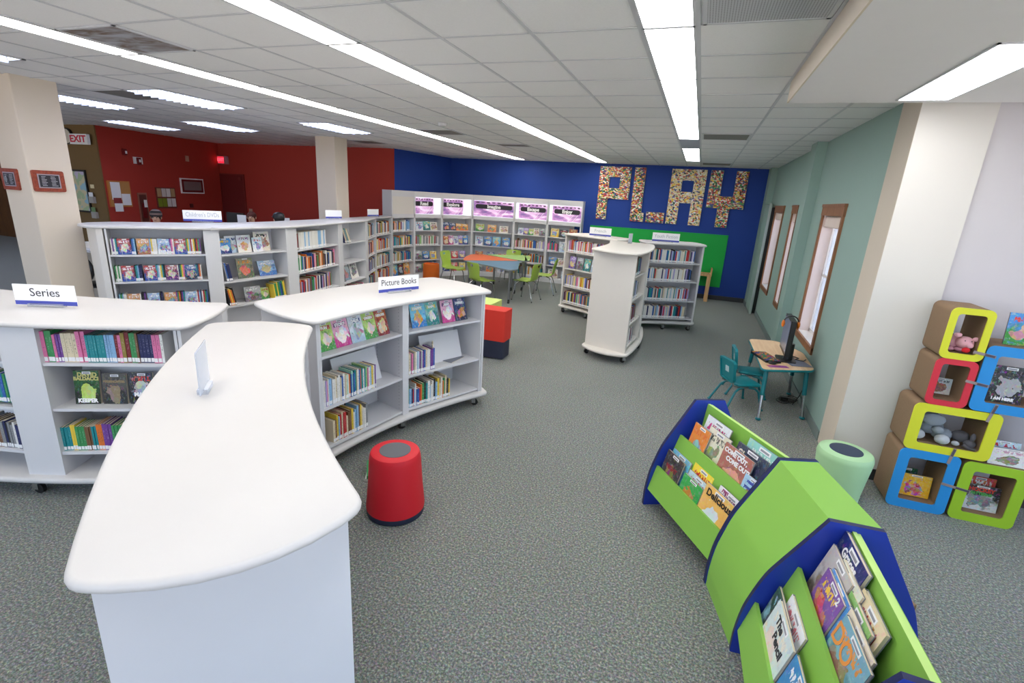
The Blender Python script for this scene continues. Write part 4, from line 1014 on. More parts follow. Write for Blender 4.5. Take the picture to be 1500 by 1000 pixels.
# ---------------------------------------------------------------- back wall: letters and green board
LC = [(196,40,40),(236,196,52),(24,96,56),(240,236,226),(230,120,50),(40,60,130),(60,160,80),(226,206,150),(120,40,90),(238,232,214),(206,60,50),(30,34,40)]
LC2 = [(226,206,150),(238,220,170),(240,236,226),(236,196,52),(196,60,50),(226,206,150),(90,90,150),(30,34,40),(240,236,226),(220,140,120),(40,120,80),(232,214,160)]
def letter(name, rects, cols, seed, lab):
    x0 = min(r_[0] for r_ in rects); z0 = min(r_[2] for r_ in rects)
    t = thing('mosaic_letter', lab, 'letter', (x0, 13.37, z0), 0, 'letters of the word PLAY on the blue wall')
    q = MB()
    for (a, b, c, d) in rects: q.box(a, b, 13.352, 13.3797, c, d)
    q.build('backing_plate', mat('plate_grey', (170, 160, 140), .6), t)
    q = MB()
    for (a, b, c, d) in rects: q.box(a + .004, b - .004, 13.338, 13.352, c + .004, d - .004)
    q.build('brick_mosaic', mosaic_mat('brick_mosaic_%d' % seed, cols, seed), t)
zt = 3.085; zb_ = 1.775
letter('P', [(-2.58,-2.315,zb_,zt),(-2.315,-2.05,2.83,zt),(-2.05,-1.785,2.295,zt),(-2.315,-2.05,2.295,2.56)], LC, 1, 'colourful mosaic letter P, leftmost on the blue wall')
letter('L', [(-1.70,-1.43,zb_,zt),(-1.43,-1.36,zb_,2.0),(-1.30,-.86,zb_,2.03)], LC, 2, 'colourful mosaic letter L on the blue wall')
letter('A', [(-.81,-.54,zb_,zt),(-.54,-.27,2.82,zt),(-.27,.005,zb_,zt),(-.54,-.27,2.29,2.56)], LC2, 3, 'cream speckled mosaic letter A on the blue wall')
letter('Y', [(.09,.365,2.22,zt),(.655,.925,2.22,zt),(.365,.655,2.22,2.50),(.355,.625,zb_,2.22)], LC[::-1], 4, 'colourful mosaic letter Y, rightmost on the blue wall')
q = MB(); q.box(-2.70, .712, 13.36, 13.3797, .32, 1.60); tag(q.build('green_panel', mat('chroma_green', (0, 172, 66), .6)), 'large bright green panel on the blue wall behind the far bookcases', 'panel')

# ---------------------------------------------------------------- red wall fittings
A_ = Vector((-12.407, 7.602)); D_ = (Vector((-12.9, 10.97)) - A_).normalized()
RW = frame((A_.x, A_.y, 0), (D_.x, D_.y, 0))        # x along wall, y into the wall
BW = frame((-13.9, 7.57, 0), (1, 0, 0)); FW = frame((-12.9, 10.97, 0), (1, 0, 0))
def onwall(F, name, lab, cat, boxes, pos):
    t = thing(name, lab, cat, M=F @ Matrix.Translation(pos))
    for nm, (x0, x1, z0, z1, y0, y1), m_ in boxes:
        q = MB(); q.T = F; q.box(x0, x1, y0, y1, z0, z1); q.build(nm, m_, t)
    return t
CORK = mat('cork', (190, 136, 78), .9, noise=.1, nscale=80)
onwall(RW, 'bulletin_board', 'cork bulletin board with papers on the red wall next to the brown wall', 'bulletin board', [('frame', (.04, .57, 1.46, 2.03, -.03, -.004), mat('orange_wood', (196, 116, 52), .5)), ('cork_sheet', (.06, .55, 1.48, 2.01, -.034, -.03), CORK),
    ('paper', (.10, .32, 1.62, 2.0, -.037, -.034), LABEL), ('paper', (.12, .31, 1.54, 1.66, -.039, -.037), mat('maroon_print', (140, 50, 50), .6)), ('paper', (.33, .54, 1.5, 1.75, -.037, -.034), LABEL), ('paper', (.13, .32, 1.36, 1.54, -.041, -.037), LABEL)], (.3, 0, 1.46))
onwall(RW, 'fire_alarm', 'small dark red fire alarm box high on the red wall', 'alarm', [('housing', (.52, .61, 2.6, 2.73, -.05, -.002), mat('alarm_red', (110, 20, 24), .5)), ('lamp', (.56, .60, 2.63, 2.69, -.06, -.05), LABEL)], (.56, 0, 2.6))
onwall(RW, 'strobe_sign', 'red and white strobe alarm below the fire alarm box', 'alarm', [('plate', (.77, .99, 2.43, 2.58, -.03, -.002), LABEL), ('red_cover', (.83, .93, 2.41, 2.57, -.06, -.03), mat('alarm_red', (110, 20, 24), .5)), ('lens', (.87, .91, 2.47, 2.53, -.07, -.06), LABEL)], (.88, 0, 2.43))
onwall(RW, 'wall_sensor', 'small beige sensor box high on the red wall near the corner', 'sensor', [('housing', (2.25, 2.34, 2.59, 2.73, -.03, -.002), mat('beige_plastic', (190, 150, 130), .5))], (2.3, 0, 2.6))
onwall(RW, 'picture_frame', 'white framed grey print on the red wall', 'picture', [('frame', (1.99, 2.73, 1.79, 2.17, -.03, -.0), LABEL), ('mat_board', (2.02, 2.70, 1.82, 2.14, -.032, -.03), REDD), ('print', (2.08, 2.64, 1.87, 2.09, -.034, -.032), mat('grey_print', (128, 112, 112), .5))], (2.4, 0, 1.79))
t = onwall(RW, 'brochure_rack', 'brochure rack with eight leaflets on the red wall', 'rack', [('panel', (1.24, 1.80, 1.42, 1.92, -.02, -.002), mat('rack_brown', (110, 50, 40), .6))], (1.5, 0, 1.42))
for j in range(4):
    for k_ in range(2):
        q = MB(); q.T = RW; q.box(1.27 + .13*j, 1.38 + .13*j, -.03, -.02, 1.46 + .235*k_, 1.66 + .235*k_); lf = q.build('leaflet', [mat('leaf_%d' % ((j + k_) % 3), [(228,224,220),(180,150,110),(214,210,206)][(j + k_) % 3], .5), ][0] if not (k_ == 0 and j < 2) else mat('leaf_green', (120, 140, 40), .5), t)
onwall(RW, 'extinguisher_cabinet', 'narrow recessed fire extinguisher cabinet in the red wall', 'cabinet', [('frame', (.74, .98, 1.08, 1.78, -.02, -.002), mat('cab_tan', (150, 96, 80), .4)), ('recess', (.77, .95, 1.12, 1.74, -.024, -.02), mat('cab_dark', (90, 50, 44), .4)), ('extinguisher', (.81, .90, 1.2, 1.55, -.05, -.024), mat('alarm_red', (110, 20, 24), .5)), ('tag', (.85, .93, 1.45, 1.62, -.055, -.05), LABEL)], (.86, 0, 1.1))
onwall(RW, 'thermostat', 'tiny dark thermostat low on the red wall', 'thermostat', [('housing', (2.22, 2.32, 1.43, 1.53, -.02, -.002), mat('maroon_plastic', (90, 30, 30), .5))], (2.27, 0, 1.43))
EXR = mat('exit_red', (200, 40, 60), .5, emit=(255, 40, 60), estr=.5)
t = onwall(FW, 'exit_sign', 'red exit sign above the dark red door', 'exit sign', [('housing', (.0, .36, 2.61, 2.82, -.06, -.002), mat('sign_grey', (176, 130, 140), .5))], (.2, 0, 2.6))
q = MB(); q.T = FW; q.box(.03, .25, -.064, -.06, 2.63, 2.80); q.build('lit_face', EXR, t)
text('EXIT', .12, FW @ textframe((.14, -.066, 2.715), (1, 0, 0), (0, 0, 1)), mat('exit_pale', (255, 120, 130), .5, emit=(255, 90, 110), estr=.8), t, ext=.001)
q = MB(); q.T = FW; q.box(.03, .86, -.03, -.002, .0, 2.33); root = q.build('door_1', REDD); root['kind'] = 'structure'
q = MB(); q.T = FW; q.box(.0, .03, -.04, -.002, 0, 2.36); q.box(.86, .89, -.04, -.002, 0, 2.36); q.box(.03, .86, -.04, -.002, 2.33, 2.36); q.box(.70, .80, -.05, -.03, 2.2, 2.28); q.build('door_frame', mat('door_trim_red', (120, 34, 32), .6), root)
onwall(FW, 'light_switch', 'small light switch plate right of the dark red door', 'switch', [('plate', (.86 + .1, 1.02 + .06, 1.30, 1.45, -.012, -.002), mat('beige_plastic', (190, 150, 130), .5))], (1, 0, 1.3))
# brown wall
t = thing('wall_clock', 'round grey wall clock beside the white EXIT sign', 'clock', (-13.27, 7.58, 2.75))
q = MB(); q.T = Matrix.Translation((-13.27, 7.570, 2.91)) @ Matrix.Rotation(PI/2, 4, 'X'); q.lathe([(.165, 0), (.17, .05), (.15, .055)], n=28, m=0); q.build('rim', BLKP, t, True)
q = MB(); q.T = Matrix.Translation((-13.27, 7.570, 2.91)) @ Matrix.Rotation(PI/2, 4, 'X'); q.lathe([(.148, .05), (.148, .058)], n=28); q.build('dial', mat('clock_dial', (214, 206, 190), .4), t)
q = MB(); q.box(-13.274, -13.266, 7.534, 7.538, 2.91, 3.02); q.box(-13.34, -13.27, 7.534, 7.538, 2.905, 2.913); q.build('hand', BLKP, t)
t = thing('exit_sign', 'white EXIT sign with red letters on the brown wall', 'exit sign', (-12.8, 7.5, 2.75))
q = MB(); q.box(-13.08, -12.50, 7.46, 7.52, 2.745, 2.955); q.box(-12.85, -12.73, 7.52, 7.6, 2.8, 2.9); q.build('housing', LABEL, t)
text('EXIT', .19, textframe((-12.80, 7.457, 2.85), (1, 0, 0), (0, 0, 1)), mat('exit_letters', (206, 30, 60), .5), t, sx=1.35, bold=.006)
def map_mat():
    m, nt, b = node_mat('wall_map_print'); tc = N(nt, 'ShaderNodeTexCoord')
    v = N(nt, 'ShaderNodeTexNoise', i_Scale=3.0, i_Detail=2.0); L(nt, tc.outputs['Object'], v.inputs['Vector'])
    r = N(nt, 'ShaderNodeValToRGB'); r.color_ramp.interpolation = 'CONSTANT'; e = r.color_ramp.elements; e[0].color = rgb((150,190,206)); e[1].position = .62; e[1].color = rgb((196,186,210))
    a = e.new(.46); a.color = rgb((206,196,160)); a = e.new(.54); a.color = rgb((170,190,150))
    L(nt, v.outputs['Fac'], r.inputs[0]); L(nt, r.outputs[0], b.inputs['Base Color']); return m
onwall(BW, 'wall_map', 'large black framed map on the brown wall', 'map', [('frame', (.1, 1.0, 1.30, 2.22, -.03, -.002), BLKP), ('print', (.14, .96, 1.34, 2.18, -.033, -.03), map_mat())], (.5, 0, 1.3))
onwall(BW, 'notice', 'small cream notice right of the framed map', 'notice', [('paper', (1.07, 1.19, 1.84, 1.92, -.008, -.002), mat('cream_paper', (226, 210, 170), .7))], (1.1, 0, 1.84))
onwall(BW, 'brochure_holder', 'clear brochure holder with a white leaflet, upper of the two', 'brochure holder', [('leaflet', (1.04, 1.17, 1.55, 1.75, -.05, -.04), LABEL), ('pocket', (1.03, 1.18, 1.52, 1.66, -.06, -.002), mat('grey_acrylic', (170, 164, 158), .3))], (1.1, 0, 1.53))
onwall(BW, 'brochure_holder', 'clear brochure holder with a green leaflet, lower of the two', 'brochure holder', [('leaflet', (1.04, 1.17, 1.25, 1.43, -.05, -.04), mat('leaf_green2', (110, 140, 90), .5)), ('pocket', (1.03, 1.18, 1.19, 1.33, -.06, -.002), mat('grey_acrylic', (170, 164, 158), .3))], (1.1, 0, 1.2))
# plaques on the near column
PLW = wood_mat('cherry_plaque', (122, 46, 28), (158, 66, 40), 'Y')
def plaque(F, x0, x1, z0, z1, lab, gold):
    t = thing('plaque', lab, 'plaque', M=F @ Matrix.Translation(((x0+x1)/2, 0, z0)))
    q = MB(); q.T = F; q.rbox(x0, x1, -.02, .001, z0, z1, .02, axis='y'); q.build('wood_board', PLW, t)
    w_ = x1 - x0; h_ = z1 - z0
    q = MB(); q.T = F; q.box(x0 + w_*.15, x1 - w_*.15, -.023, -.02, z0 + h_*.17, z1 - h_*.17); pl = q.build('metal_plate', mat('plate_silver', (170, 160, 170), .3, metal=.6), t)
    q = MB(); q.T = F; q.box(x0 + w_*.19, x1 - w_*.19, -.025, -.023, z0 + h_*.22, z1 - h_*.22); q.build('engraved_face', mat('plate_navy', (36, 36, 48), .35), pl)
    q = MB(); q.T = F
    for i in range(7):
        z = z1 - h_*(.28 + .07*i)
        for c0, c1 in ((.24, .44), (.54, .76)): q.box(x0 + w_*(c0 + R.uniform(0, .03)), x0 + w_*(c1 - R.uniform(0, .08)), -.0262, -.025, z - .004, z)
    q.build('engraving', mat('engraving', (206, 206, 214), .4), pl)
    if gold:
        q = MB(); q.T = F @ Matrix.Translation((x0 + w_*.34, -.028, (z0+z1)/2)) @ Matrix.Rotation(PI/2, 4, 'X'); q.lathe([(.03, 0), (.03, .004)], n=16); q.build('seal', STEEL, pl)
plaque(frame((-7.13, 3.6, 0), (0, 1, 0)), .02, .33, 1.945, 2.178, 'cherry wood plaque with a dark plate on the wide side of the column', False)
plaque(frame((-7.62, 3.6, 0), (1, 0, 0)), .01, .31, 1.945, 2.178, 'cherry wood plaque with a round seal on the left column side', True)

# ---------------------------------------------------------------- seats
def stool(x, y, r0, r1, h, m, mtop, mb_, lab, disc=.6):
    t = thing('round_stool', lab, 'stool', (x, y, 0))
    q = MB(); q.lathe([(r0, .046), (r0*1.0, .07), ((r0+r1)/2, h*.5), (r1 + .004, h - .05), (r1*.995, h - .022), (r1*.955, h - .006), (r1*.88, h)], (x, y, 0), 48); q.build('body', m, t, True)
    if mb_: q = MB(); q.lathe([(r0*.93, 0), (r0*.985, .006), (r0*.985, .05)], (x, y, 0), 48); q.build('base_ring', mb_, t, True)
    if mtop: q = MB(); q.lathe([(r1*disc, h - .006), (r1*disc, h + .0025), (r1*disc*.95, h + .004)], (x, y, 0), 40); q.build('top_disc', mtop, t, True)
DISC = mat('grey_foam_disc', (96, 98, 104), .8, bump=.2, bscale=200)
stool(-1.735, 2.635, .203, .172, .475, mat('red_plastic', (206, 22, 40), .55, bump=.1, bscale=150), DISC, mat('navy_rubber', (34, 42, 66), .6), 'red round stool with a grey disc top beside the nearest bookcase', .62)
stool(1.375, 4.31, .168, .195, .41, mat('mint_plastic', (176, 216, 168), .5), mat('navy_foam_disc', (56, 68, 88), .8), mat('mint_rim', (196, 230, 190), .5), 'pale green round stool with a navy disc by the right pillar', .60)
ORF = mat('orange_felt', (222, 106, 28), .8, noise=.04, nscale=40)
t = thing('round_stool', 'orange cylindrical stool with a dished top by the lit bookcases', 'stool', (-6.25, 11.2, 0))
q = MB(); q.lathe([(.205, 0), (.21, .02), (.205, .43), (.195, .45), (.17, .45), (.16, .42), (.02, .41)], (-6.25, 11.2, 0), 40); q.build('body', ORF, t, True)
REDF = mat('red_upholstery', (208, 48, 34), .75, noise=.03, nscale=30); NAVYF = mat('navy_plinth', (34, 40, 62), .6); LIMF = mat('lime_upholstery', (196, 214, 122), .75)
t = thing('ottoman', 'tall red block ottoman on a navy base behind the picture book case', 'ottoman', (-2.62, 6.35, 0))
q = MB(); q.rbox(-2.97, -2.275, 6.12, 6.42, .27, .70, .03); q.build('cushion', REDF, t, True)
q = MB(); q.rbox(-2.96, -2.29, 6.13, 6.41, .02, .268, .02); q.build('base', NAVYF, t, True)
t = thing('ottoman', 'lime green topped block ottoman touching the red one', 'ottoman', (-2.85, 6.6, 0))
q = MB(); q.rbox(-3.3, -2.62, 6.44, 6.9, .27, .70, .03); q.build('cushion', LIMF, t, True)
q = MB(); q.rbox(-3.29, -2.63, 6.45, 6.89, .02, .268, .02); q.build('base', NAVYF, t, True)

# ---- trio of leaf tables
def leaftable(poly, m, edge, legs, lab):
    c = (sum(p[0] for p in poly)/len(poly), sum(p[1] for p in poly)/len(poly))
    t = thing('leaf_table', lab, 'table', (c[0], c[1], 0), 0, 'three wedge tables pushed together')
    P = fillet(poly, .12, 4, 15)
    q = MB(); q.prism(P, .722, .75, 1, mcap=0); q.build('tabletop', [m, edge], t)
    for (x, y) in legs:
        q = MB(); q.tube([(x, y, .09), (x, y, .722)], .027, 12); lg = q.build('leg', STEEL, t, True)
        q = MB(); q.tube([(x - .014, y, .033), (x + .014, y, .033)], .033, 14); q.tube([(x, y, .05), (x, y, .1)], .02, 10); q.build('caster', BLACK, lg, True)
TE = mat('table_edge', (120, 126, 130), .5)
leaftable([(-4.90,10.24), (-5.12,10.78), (-5.28,11.50), (-5.06,11.72), (-4.50,11.48), (-3.86,11.20)], mat('orange_laminate', (232, 112, 56), .4), TE, [(-5.10,11.4), (-4.78,10.55), (-4.05,11.19)], 'orange topped wedge table of the trio, left one')
leaftable([(-4.88,10.20), (-3.84,11.16), (-3.70,10.68), (-3.40,9.75), (-3.52,9.57), (-4.17,9.92)], mat('slate_laminate', (92, 132, 156), .4), TE, [(-3.58,9.78), (-4.70,10.16), (-3.86,10.92)], 'slate blue topped wedge table of the trio, nearest one')
leaftable([(-5.00,11.76), (-4.20,12.40), (-3.96,12.35), (-3.68,11.36), (-3.80,11.24), (-4.44,11.50)], mat('lightgreen_laminate', (166, 208, 120), .4), TE, [(-4.05,12.2), (-3.85,11.4), (-4.75,11.78)], 'light green topped wedge table of the trio, farthest one')

def shell_chair(x, y, ang, lab, m=CHAIRG):
    F = Matrix.Translation((x, y, 0)) @ Matrix.Rotation(ang, 4, 'Z')
    t = thing('shell_chair', lab, 'chair', M=F, group='lime green shell chairs round the wedge tables')
    # profile along the middle, front edge -> seat -> back top (x forward)
    prof = [(.23,.415,.18),(.21,.435,.20),(.12,.44,.215),(0,.43,.22),(-.12,.43,.215),(-.19,.455,.20),(-.225,.51,.185),(-.235,.58,.17),(-.25,.66,.19),(-.27,.74,.205),(-.285,.80,.20),(-.29,.83,.17)]
    q = MB(); q.T = F; n = 8; top = []; bot = []
    for (px_, pz, hw) in prof:
        a = []; b = []
        for k in range(n + 1):
            s_ = -1 + 2*k/n; yy = s_ * hw; cup = .022 * s_*s_
            if pz > .5: a.append(q.vert((px_ + cup*1.6, yy, pz))); b.append(q.vert((px_ + cup*1.6 - .012, yy, pz)))
            else: a.append(q.vert((px_, yy, pz + cup))); b.append(q.vert((px_, yy, pz + cup - .012)))
        top.append(a); bot.append(b)
    for i in range(len(prof) - 1):
        for k in range(n):
            if i == 9 and k in (3, 4): continue
            q.face((top[i][k], top[i][k+1], top[i+1][k+1], top[i+1][k])); q.face((bot[i][k], bot[i+1][k], bot[i+1][k+1], bot[i][k+1]))
        for k in (0, n): q.face((top[i][k], top[i+1][k], bot[i+1][k], bot[i][k]))
    for i in (0, len(prof) - 1): 
        for k in range(n): q.face((top[i][k], top[i][k+1], bot[i][k+1], bot[i][k]))
    q.build('seat_shell', m, t, True)
    for sx in (1, -1):
        for sy in (1, -1):
            q = MB(); q.T = F
            q.tube([(sx*.05, sy*.10, .418), (sx*.12, sy*.16, .405), (sx*.16, sy*.19, .36), (sx*.215, sy*.235, .012)] if sx > 0 else [(-.05, sy*.10, .418), (-.13, sy*.16, .405), (-.17, sy*.19, .36), (-.28, sy*.235, .012)], .011, 8); lg = q.build('leg', CHROME, t, True)
            q = MB(); q.T = F; xx = .215 if sx > 0 else -.28; q.tube([(xx, sy*.235, 0), (xx, sy*.235, .02)], .014, 8); q.build('glide', BLACK, lg)
shell_chair(-4.22, 9.78, math.radians(62), 'lime green shell chair with its back to the viewer, in front of the slate table')
shell_chair(-3.42, 10.42, math.radians(172), 'lime green shell chair at the right, the nearer of two facing left')
shell_chair(-3.30, 11.45, math.radians(188), 'lime green shell chair at the right, the farther of two facing left')
shell_chair(-5.50, 10.95, math.radians(-8), 'lime green shell chair at the left of the tables, seen from its side')
shell_chair(-4.55, 12.45, math.radians(-85), 'lime green shell chair behind the tables, against the lit bookcases')

# ---- small wooden frame table behind the far cluster
t = thing('wooden_stand', 'small light wood stand against the green panel behind the far bookcases', 'stand', (.1, 13.1, 0))
for (x, y) in ((.42, 12.95), (-.30, 12.95), (.42, 13.28), (-.30, 13.28)):
    q = MB(); q.box(x - .04, x + .04, y - .025, y + .025, 0, .62); q.build('leg', BEECH, t)
q = MB(); q.box(-.34, .46, 12.92, 12.95, .62, .67); q.box(-.34, .46, 13.28, 13.31, .62, .67); q.box(.44, .47, 12.95, 13.28, .62, .80); q.build('rail', BEECH, t)
q = MB(); q.box(-.33, .44, 12.95, 13.28, .62, .635); q.build('tray', mat('tray_green', (60, 120, 84), .5), t)

# ---------------------------------------------------------------- teal computer desk and chairs
poly = fillet([(.87, 5.70), (1.435, 5.97), (1.44, 6.72), (1.20, 7.18), (.84, 7.08)], .09, 5, 20)
t = thing('activity_desk', 'low maple topped desk with teal edge and legs by the right wall', 'desk', (1.1, 6.3, 0))
q = MB(); q.slab(poly, .54, .568, 0, .012); q.build('edge_band', TEAL, t, True)
q = MB(); q.prism([tuple(Vector(p) - Vector(n_)*.008) for p, n_ in zip(ccw(poly), normals(ccw(poly)))], .560, .5695); q.build('tabletop', MAPLE, t)
for (x, y, tx, ty) in ((.925, 5.66, .93, 5.80), (1.40, 5.93, 1.36, 6.02), (1.38, 6.72, 1.35, 6.68), (.90, 7.05, .92, 6.98)):
    q = MB(); q.tube([(x + (tx-x)*.52, y + (ty-y)*.52, .27), (tx, ty, .54)], .024, 12); lg = q.build('leg', TEALM, t, True)
    q = MB(); q.tube([(x, y, .02), (x + (tx-x)*.55, y + (ty-y)*.55, .29)], .018, 12); q.build('leg_insert', CHROME, lg, True)
    q = MB(); q.ball((x, y, .018), (.03, .03, .018)); q.build('glide', TEALM, lg, True)
# computer
F = Matrix.Translation((1.17, 6.25, .5705)) @ Matrix.Rotation(math.radians(178), 4, 'Z')     # +x = screen side faces the chairs
t = thing('computer_monitor', 'black all-in-one monitor seen edge-on, on the teal edged desk', 'monitor', M=F)
q = MB(); q.T = F; q.rbox(-.10, .10, -.13, .13, 0, .015, .03); q.tube([(-.02, 0, .01), (-.03, 0, .2)], [.05, .035], 10); q.build('stand', BLKP, t)
q = MB(); q.T = F @ Matrix.Translation((.03, 0, .10)) @ Matrix.Rotation(.0, 4, 'Y'); q.rbox(-.03, .025, -.25, .25, 0, .40, .012); q.build('housing', BLKP, t)
q = MB(); q.T = F @ Matrix.Translation((.03, 0, .10)) @ Matrix.Rotation(.0, 4, 'Y'); q.box(.025, .028, -.235, .235, .04, .385); q.build('screen', mat('screen_glare', (128, 136, 164), .2), t)  # glare on the screen is put into its pale colour
F2 = Matrix.Translation((1.0, 6.08, .571)) @ Matrix.Rotation(math.radians(20), 4, 'Z')
def keycap_mat():
    m, nt, b = node_mat('coloured_keys'); tc = N(nt, 'ShaderNodeTexCoord'); v = N(nt, 'ShaderNodeTexVoronoi', i_Scale=42.0, i_Randomness=0.0, distance='CHEBYCHEV'); L(nt, tc.outputs['Object'], v.inputs['Vector'])
    nz = N(nt, 'ShaderNodeTexNoise', i_Scale=9.0); L(nt, v.outputs['Position'], nz.inputs['Vector'])
    r = N(nt, 'ShaderNodeValToRGB'); r.color_ramp.interpolation = 'CONSTANT'; e = r.color_ramp.elements; e[0].color = rgb((60,60,150)); e[1].position = .42; e[1].color = rgb((232,150,40))
    a = e.new(.5); a.color = rgb((40,140,90)); a = e.new(.56); a.color = rgb((220,60,60)); a = e.new(.62); a.color = rgb((90,70,170))
    L(nt, nz.outputs['Fac'], r.inputs[0])
    g = N(nt, 'ShaderNodeMath', operation='LESS_THAN'); g.inputs[1].default_value = .4; L(nt, v.outputs['Distance'], g.inputs[0])
    mx = N(nt, 'ShaderNodeMix', data_type='RGBA'); L(nt, g.outputs[0], mx.inputs[0]); mx.inputs[6].default_value = rgb((20,20,22)); L(nt, r.outputs[0], mx.inputs[7]); L(nt, mx.outputs[2], b.inputs['Base Color']); return m
t = thing('keyboard', 'black keyboard with bright coloured keys on the desk', 'keyboard', M=F2)
q = MB(); q.T = F2 @ Matrix.Translation((0, .13, 0)); q.rbox(-.09, .09, -.19, .19, 0, .022, .012); q.build('case', BLKP, t)
q = MB(); q.T = F2 @ Matrix.Translation((0, .13, 0)); q.box(-.078, .078, -.175, .175, .022, .026); q.build('keys', keycap_mat(), t)
t = thing('mouse', 'small black computer mouse in front of the keyboard', 'mouse', (1.00, 5.98, .571))
q = MB(); q.ball((1.00, 5.98, .583), (.045, .03, .018)); q.build('shell', BLKP, t, True)
q = MB(); q.T = Matrix.Translation((1.03, 5.90, .5705)) @ Matrix.Rotation(.35, 4, 'Z'); q.box(-.09, .13, -.035, .035, 0, .0025); o = q.build('bookmark_strip', art_mat('strip_art', (230,90,60),(140,60,150),(240,220,60),(250,250,250), cell=12)); tag(o, 'colourful printed strip lying at the near edge of the desk', 'bookmark')
q = MB(); q.T = Matrix.Translation((1.30, 6.15, .5705)) @ Matrix.Rotation(.3, 4, 'Z'); q.box(-.13, .10, -.10, .14, 0, .004); tag(q.build('mouse_mat', mat('grey_mat', (128, 130, 150), .7)), 'grey mat lying behind the monitor on the desk', 'mat')
t = thing('headphones', 'black and orange headphones hung over the top of the monitor', 'headphones', (1.13, 6.25, 1.0))
Hm = F @ Matrix.Translation((.03 - .04, 0, .10)) @ Matrix.Rotation(.0, 4, 'Y')
q = MB(); q.T = Hm; q.tube([(.035 + .075*math.cos(a_), .02 , .345 + .075*math.sin(a_)) for a_ in [PI*k/14 for k in range(15)]], .007, 8); q.build('headband', BLKP, t, True)
for xx in (-.042, .112):
    q = MB(); q.T = Hm; q.ball((xx, .02, .325), (.018, .038, .042)); q.build('ear_cup', mat('orange_plastic', (226, 120, 30), .4), t, True)
t = thing('cable', 'tangle of black cables lying on the floor under the desk', 'cable', (1.35, 6.5, 0))
q = MB()
for k in range(4):
    cx, cy = 1.27 + .04*k, 6.42 + .03*k; rx = R.uniform(.06, .09); ry = R.uniform(.06, .10)
    q.tube([(cx + rx*math.cos(2*PI*j/18), cy + ry*math.sin(2*PI*j/18), .012 + .008*k) for j in range(18)], .005, 6)
q.tube([(1.36, 6.32, .02), (1.41, 6.3, .15), (1.42, 6.2, .35), (1.40, 6.1, .48), (1.36, 6.2, .53)], .005, 6)
q.box(1.25, 1.33, 6.44, 6.5, .0, .05); q.build('cable_loops', BLKP, t, True)
t = thing('cable', 'thin dark cable on the desk behind the monitor', 'cable', (1.27, 6.35, .571))
q = MB(); q.tube([(1.2, 6.36, .577), (1.26, 6.45, .577), (1.33, 6.38, .577), (1.28, 6.3, .577), (1.36, 6.27, .577), (1.4, 6.36, .577)], .006, 6); q.build('cable_loops', BLKP, t, True)

def school_chair(x, y, ang, lab):
    F = Matrix.Translation((x, y, 0)) @ Matrix.Rotation(ang, 4, 'Z'); sh = .31
    t = thing('school_chair', lab, 'chair', M=F, group='small teal chairs at the computer desk')
    q = MB(); q.T = F
    P = fillet([(-.14, -.13), (.17, -.16), (.17, .16), (-.14, .13)], .06, 4, 20); q.slab(P, sh - .03, sh, 0, .014); q.build('seat', TEAL, t, True)
    Bk = F @ Matrix.Translation((-.165, 0, sh - .02)) @ Matrix.Rotation(-.16, 4, 'Y')
    q = MB(); q.T = Bk
    def rr(w0, w1, z0, z1, r):
        return fillet([(-w0, z0), (w0, z0), (w1, z1), (-w1, z1)], r, 4, 20)
    P = rr(.135, .15, .03, .29, .04); n_ = len(P)
    q.loft([[(.012, a, b) for a, b in P], [(-.012, a, b) for a, b in P]]); bk = q.build('backrest', TEAL, t, True)
    q = MB(); q.T = Bk; P2 = rr(.115, .128, .05, .268, .03)
    q.loft([[(-.0125, a, b) for a, b in P], [(-.022, a, b) for a, b in P], [(-.022, a, b) for a, b in P2], [(-.0125, a, b) for a, b in P2]], cap0=False, cap1=False); q.build('back_rib', TEAL, bk)
    q = MB(); q.T = Bk; q.box(-.0135, -.0125, -.03, .03, .14, .20); q.box(-.0132, -.0125, -.035, .035, .135, .205); q.build('sticker', mat('sticker_grey', (190, 210, 214), .5), bk)
    for sy in (1, -1):
        q = MB(); q.T = F; q.tube([(-.18, sy*.10, sh + .04), (-.165, sy*.11, sh - .02), (-.10, sy*.12, sh - .04), (.02, sy*.12, sh - .042)], .011, 8); q.build('back_support', CHROME, t, True)
        q = MB(); q.T = F; q.tube([(-.02, sy*.11, sh - .045), (-.10, sy*.13, sh - .055), (-.15, sy*.145, sh - .09), (-.25, sy*.18, .015)], .0135, 8); lg = q.build('leg', TEALM, t, True)
        q = MB(); q.T = F; q.ball((-.252, sy*.181, .014), (.02, .02, .014), n=10, k=6); q.build('glide', TEALM, lg, True)
        q = MB(); q.T = F; q.tube([(.02, sy*.11, sh - .045), (.10, sy*.13, sh - .055), (.14, sy*.145, sh - .09), (.19, sy*.18, .015)], .0135, 8); lg = q.build('leg', TEALM, t, True)
        q = MB(); q.T = F; q.ball((.192, sy*.181, .014), (.02, .02, .014), n=10, k=6); q.build('glide', TEALM, lg, True)
school_chair(.73, 6.02, math.radians(28), 'small teal school chair, nearer of the two at the desk')
school_chair(.86, 6.52, math.radians(4), 'small teal school chair, farther of the two, pushed under the desk')

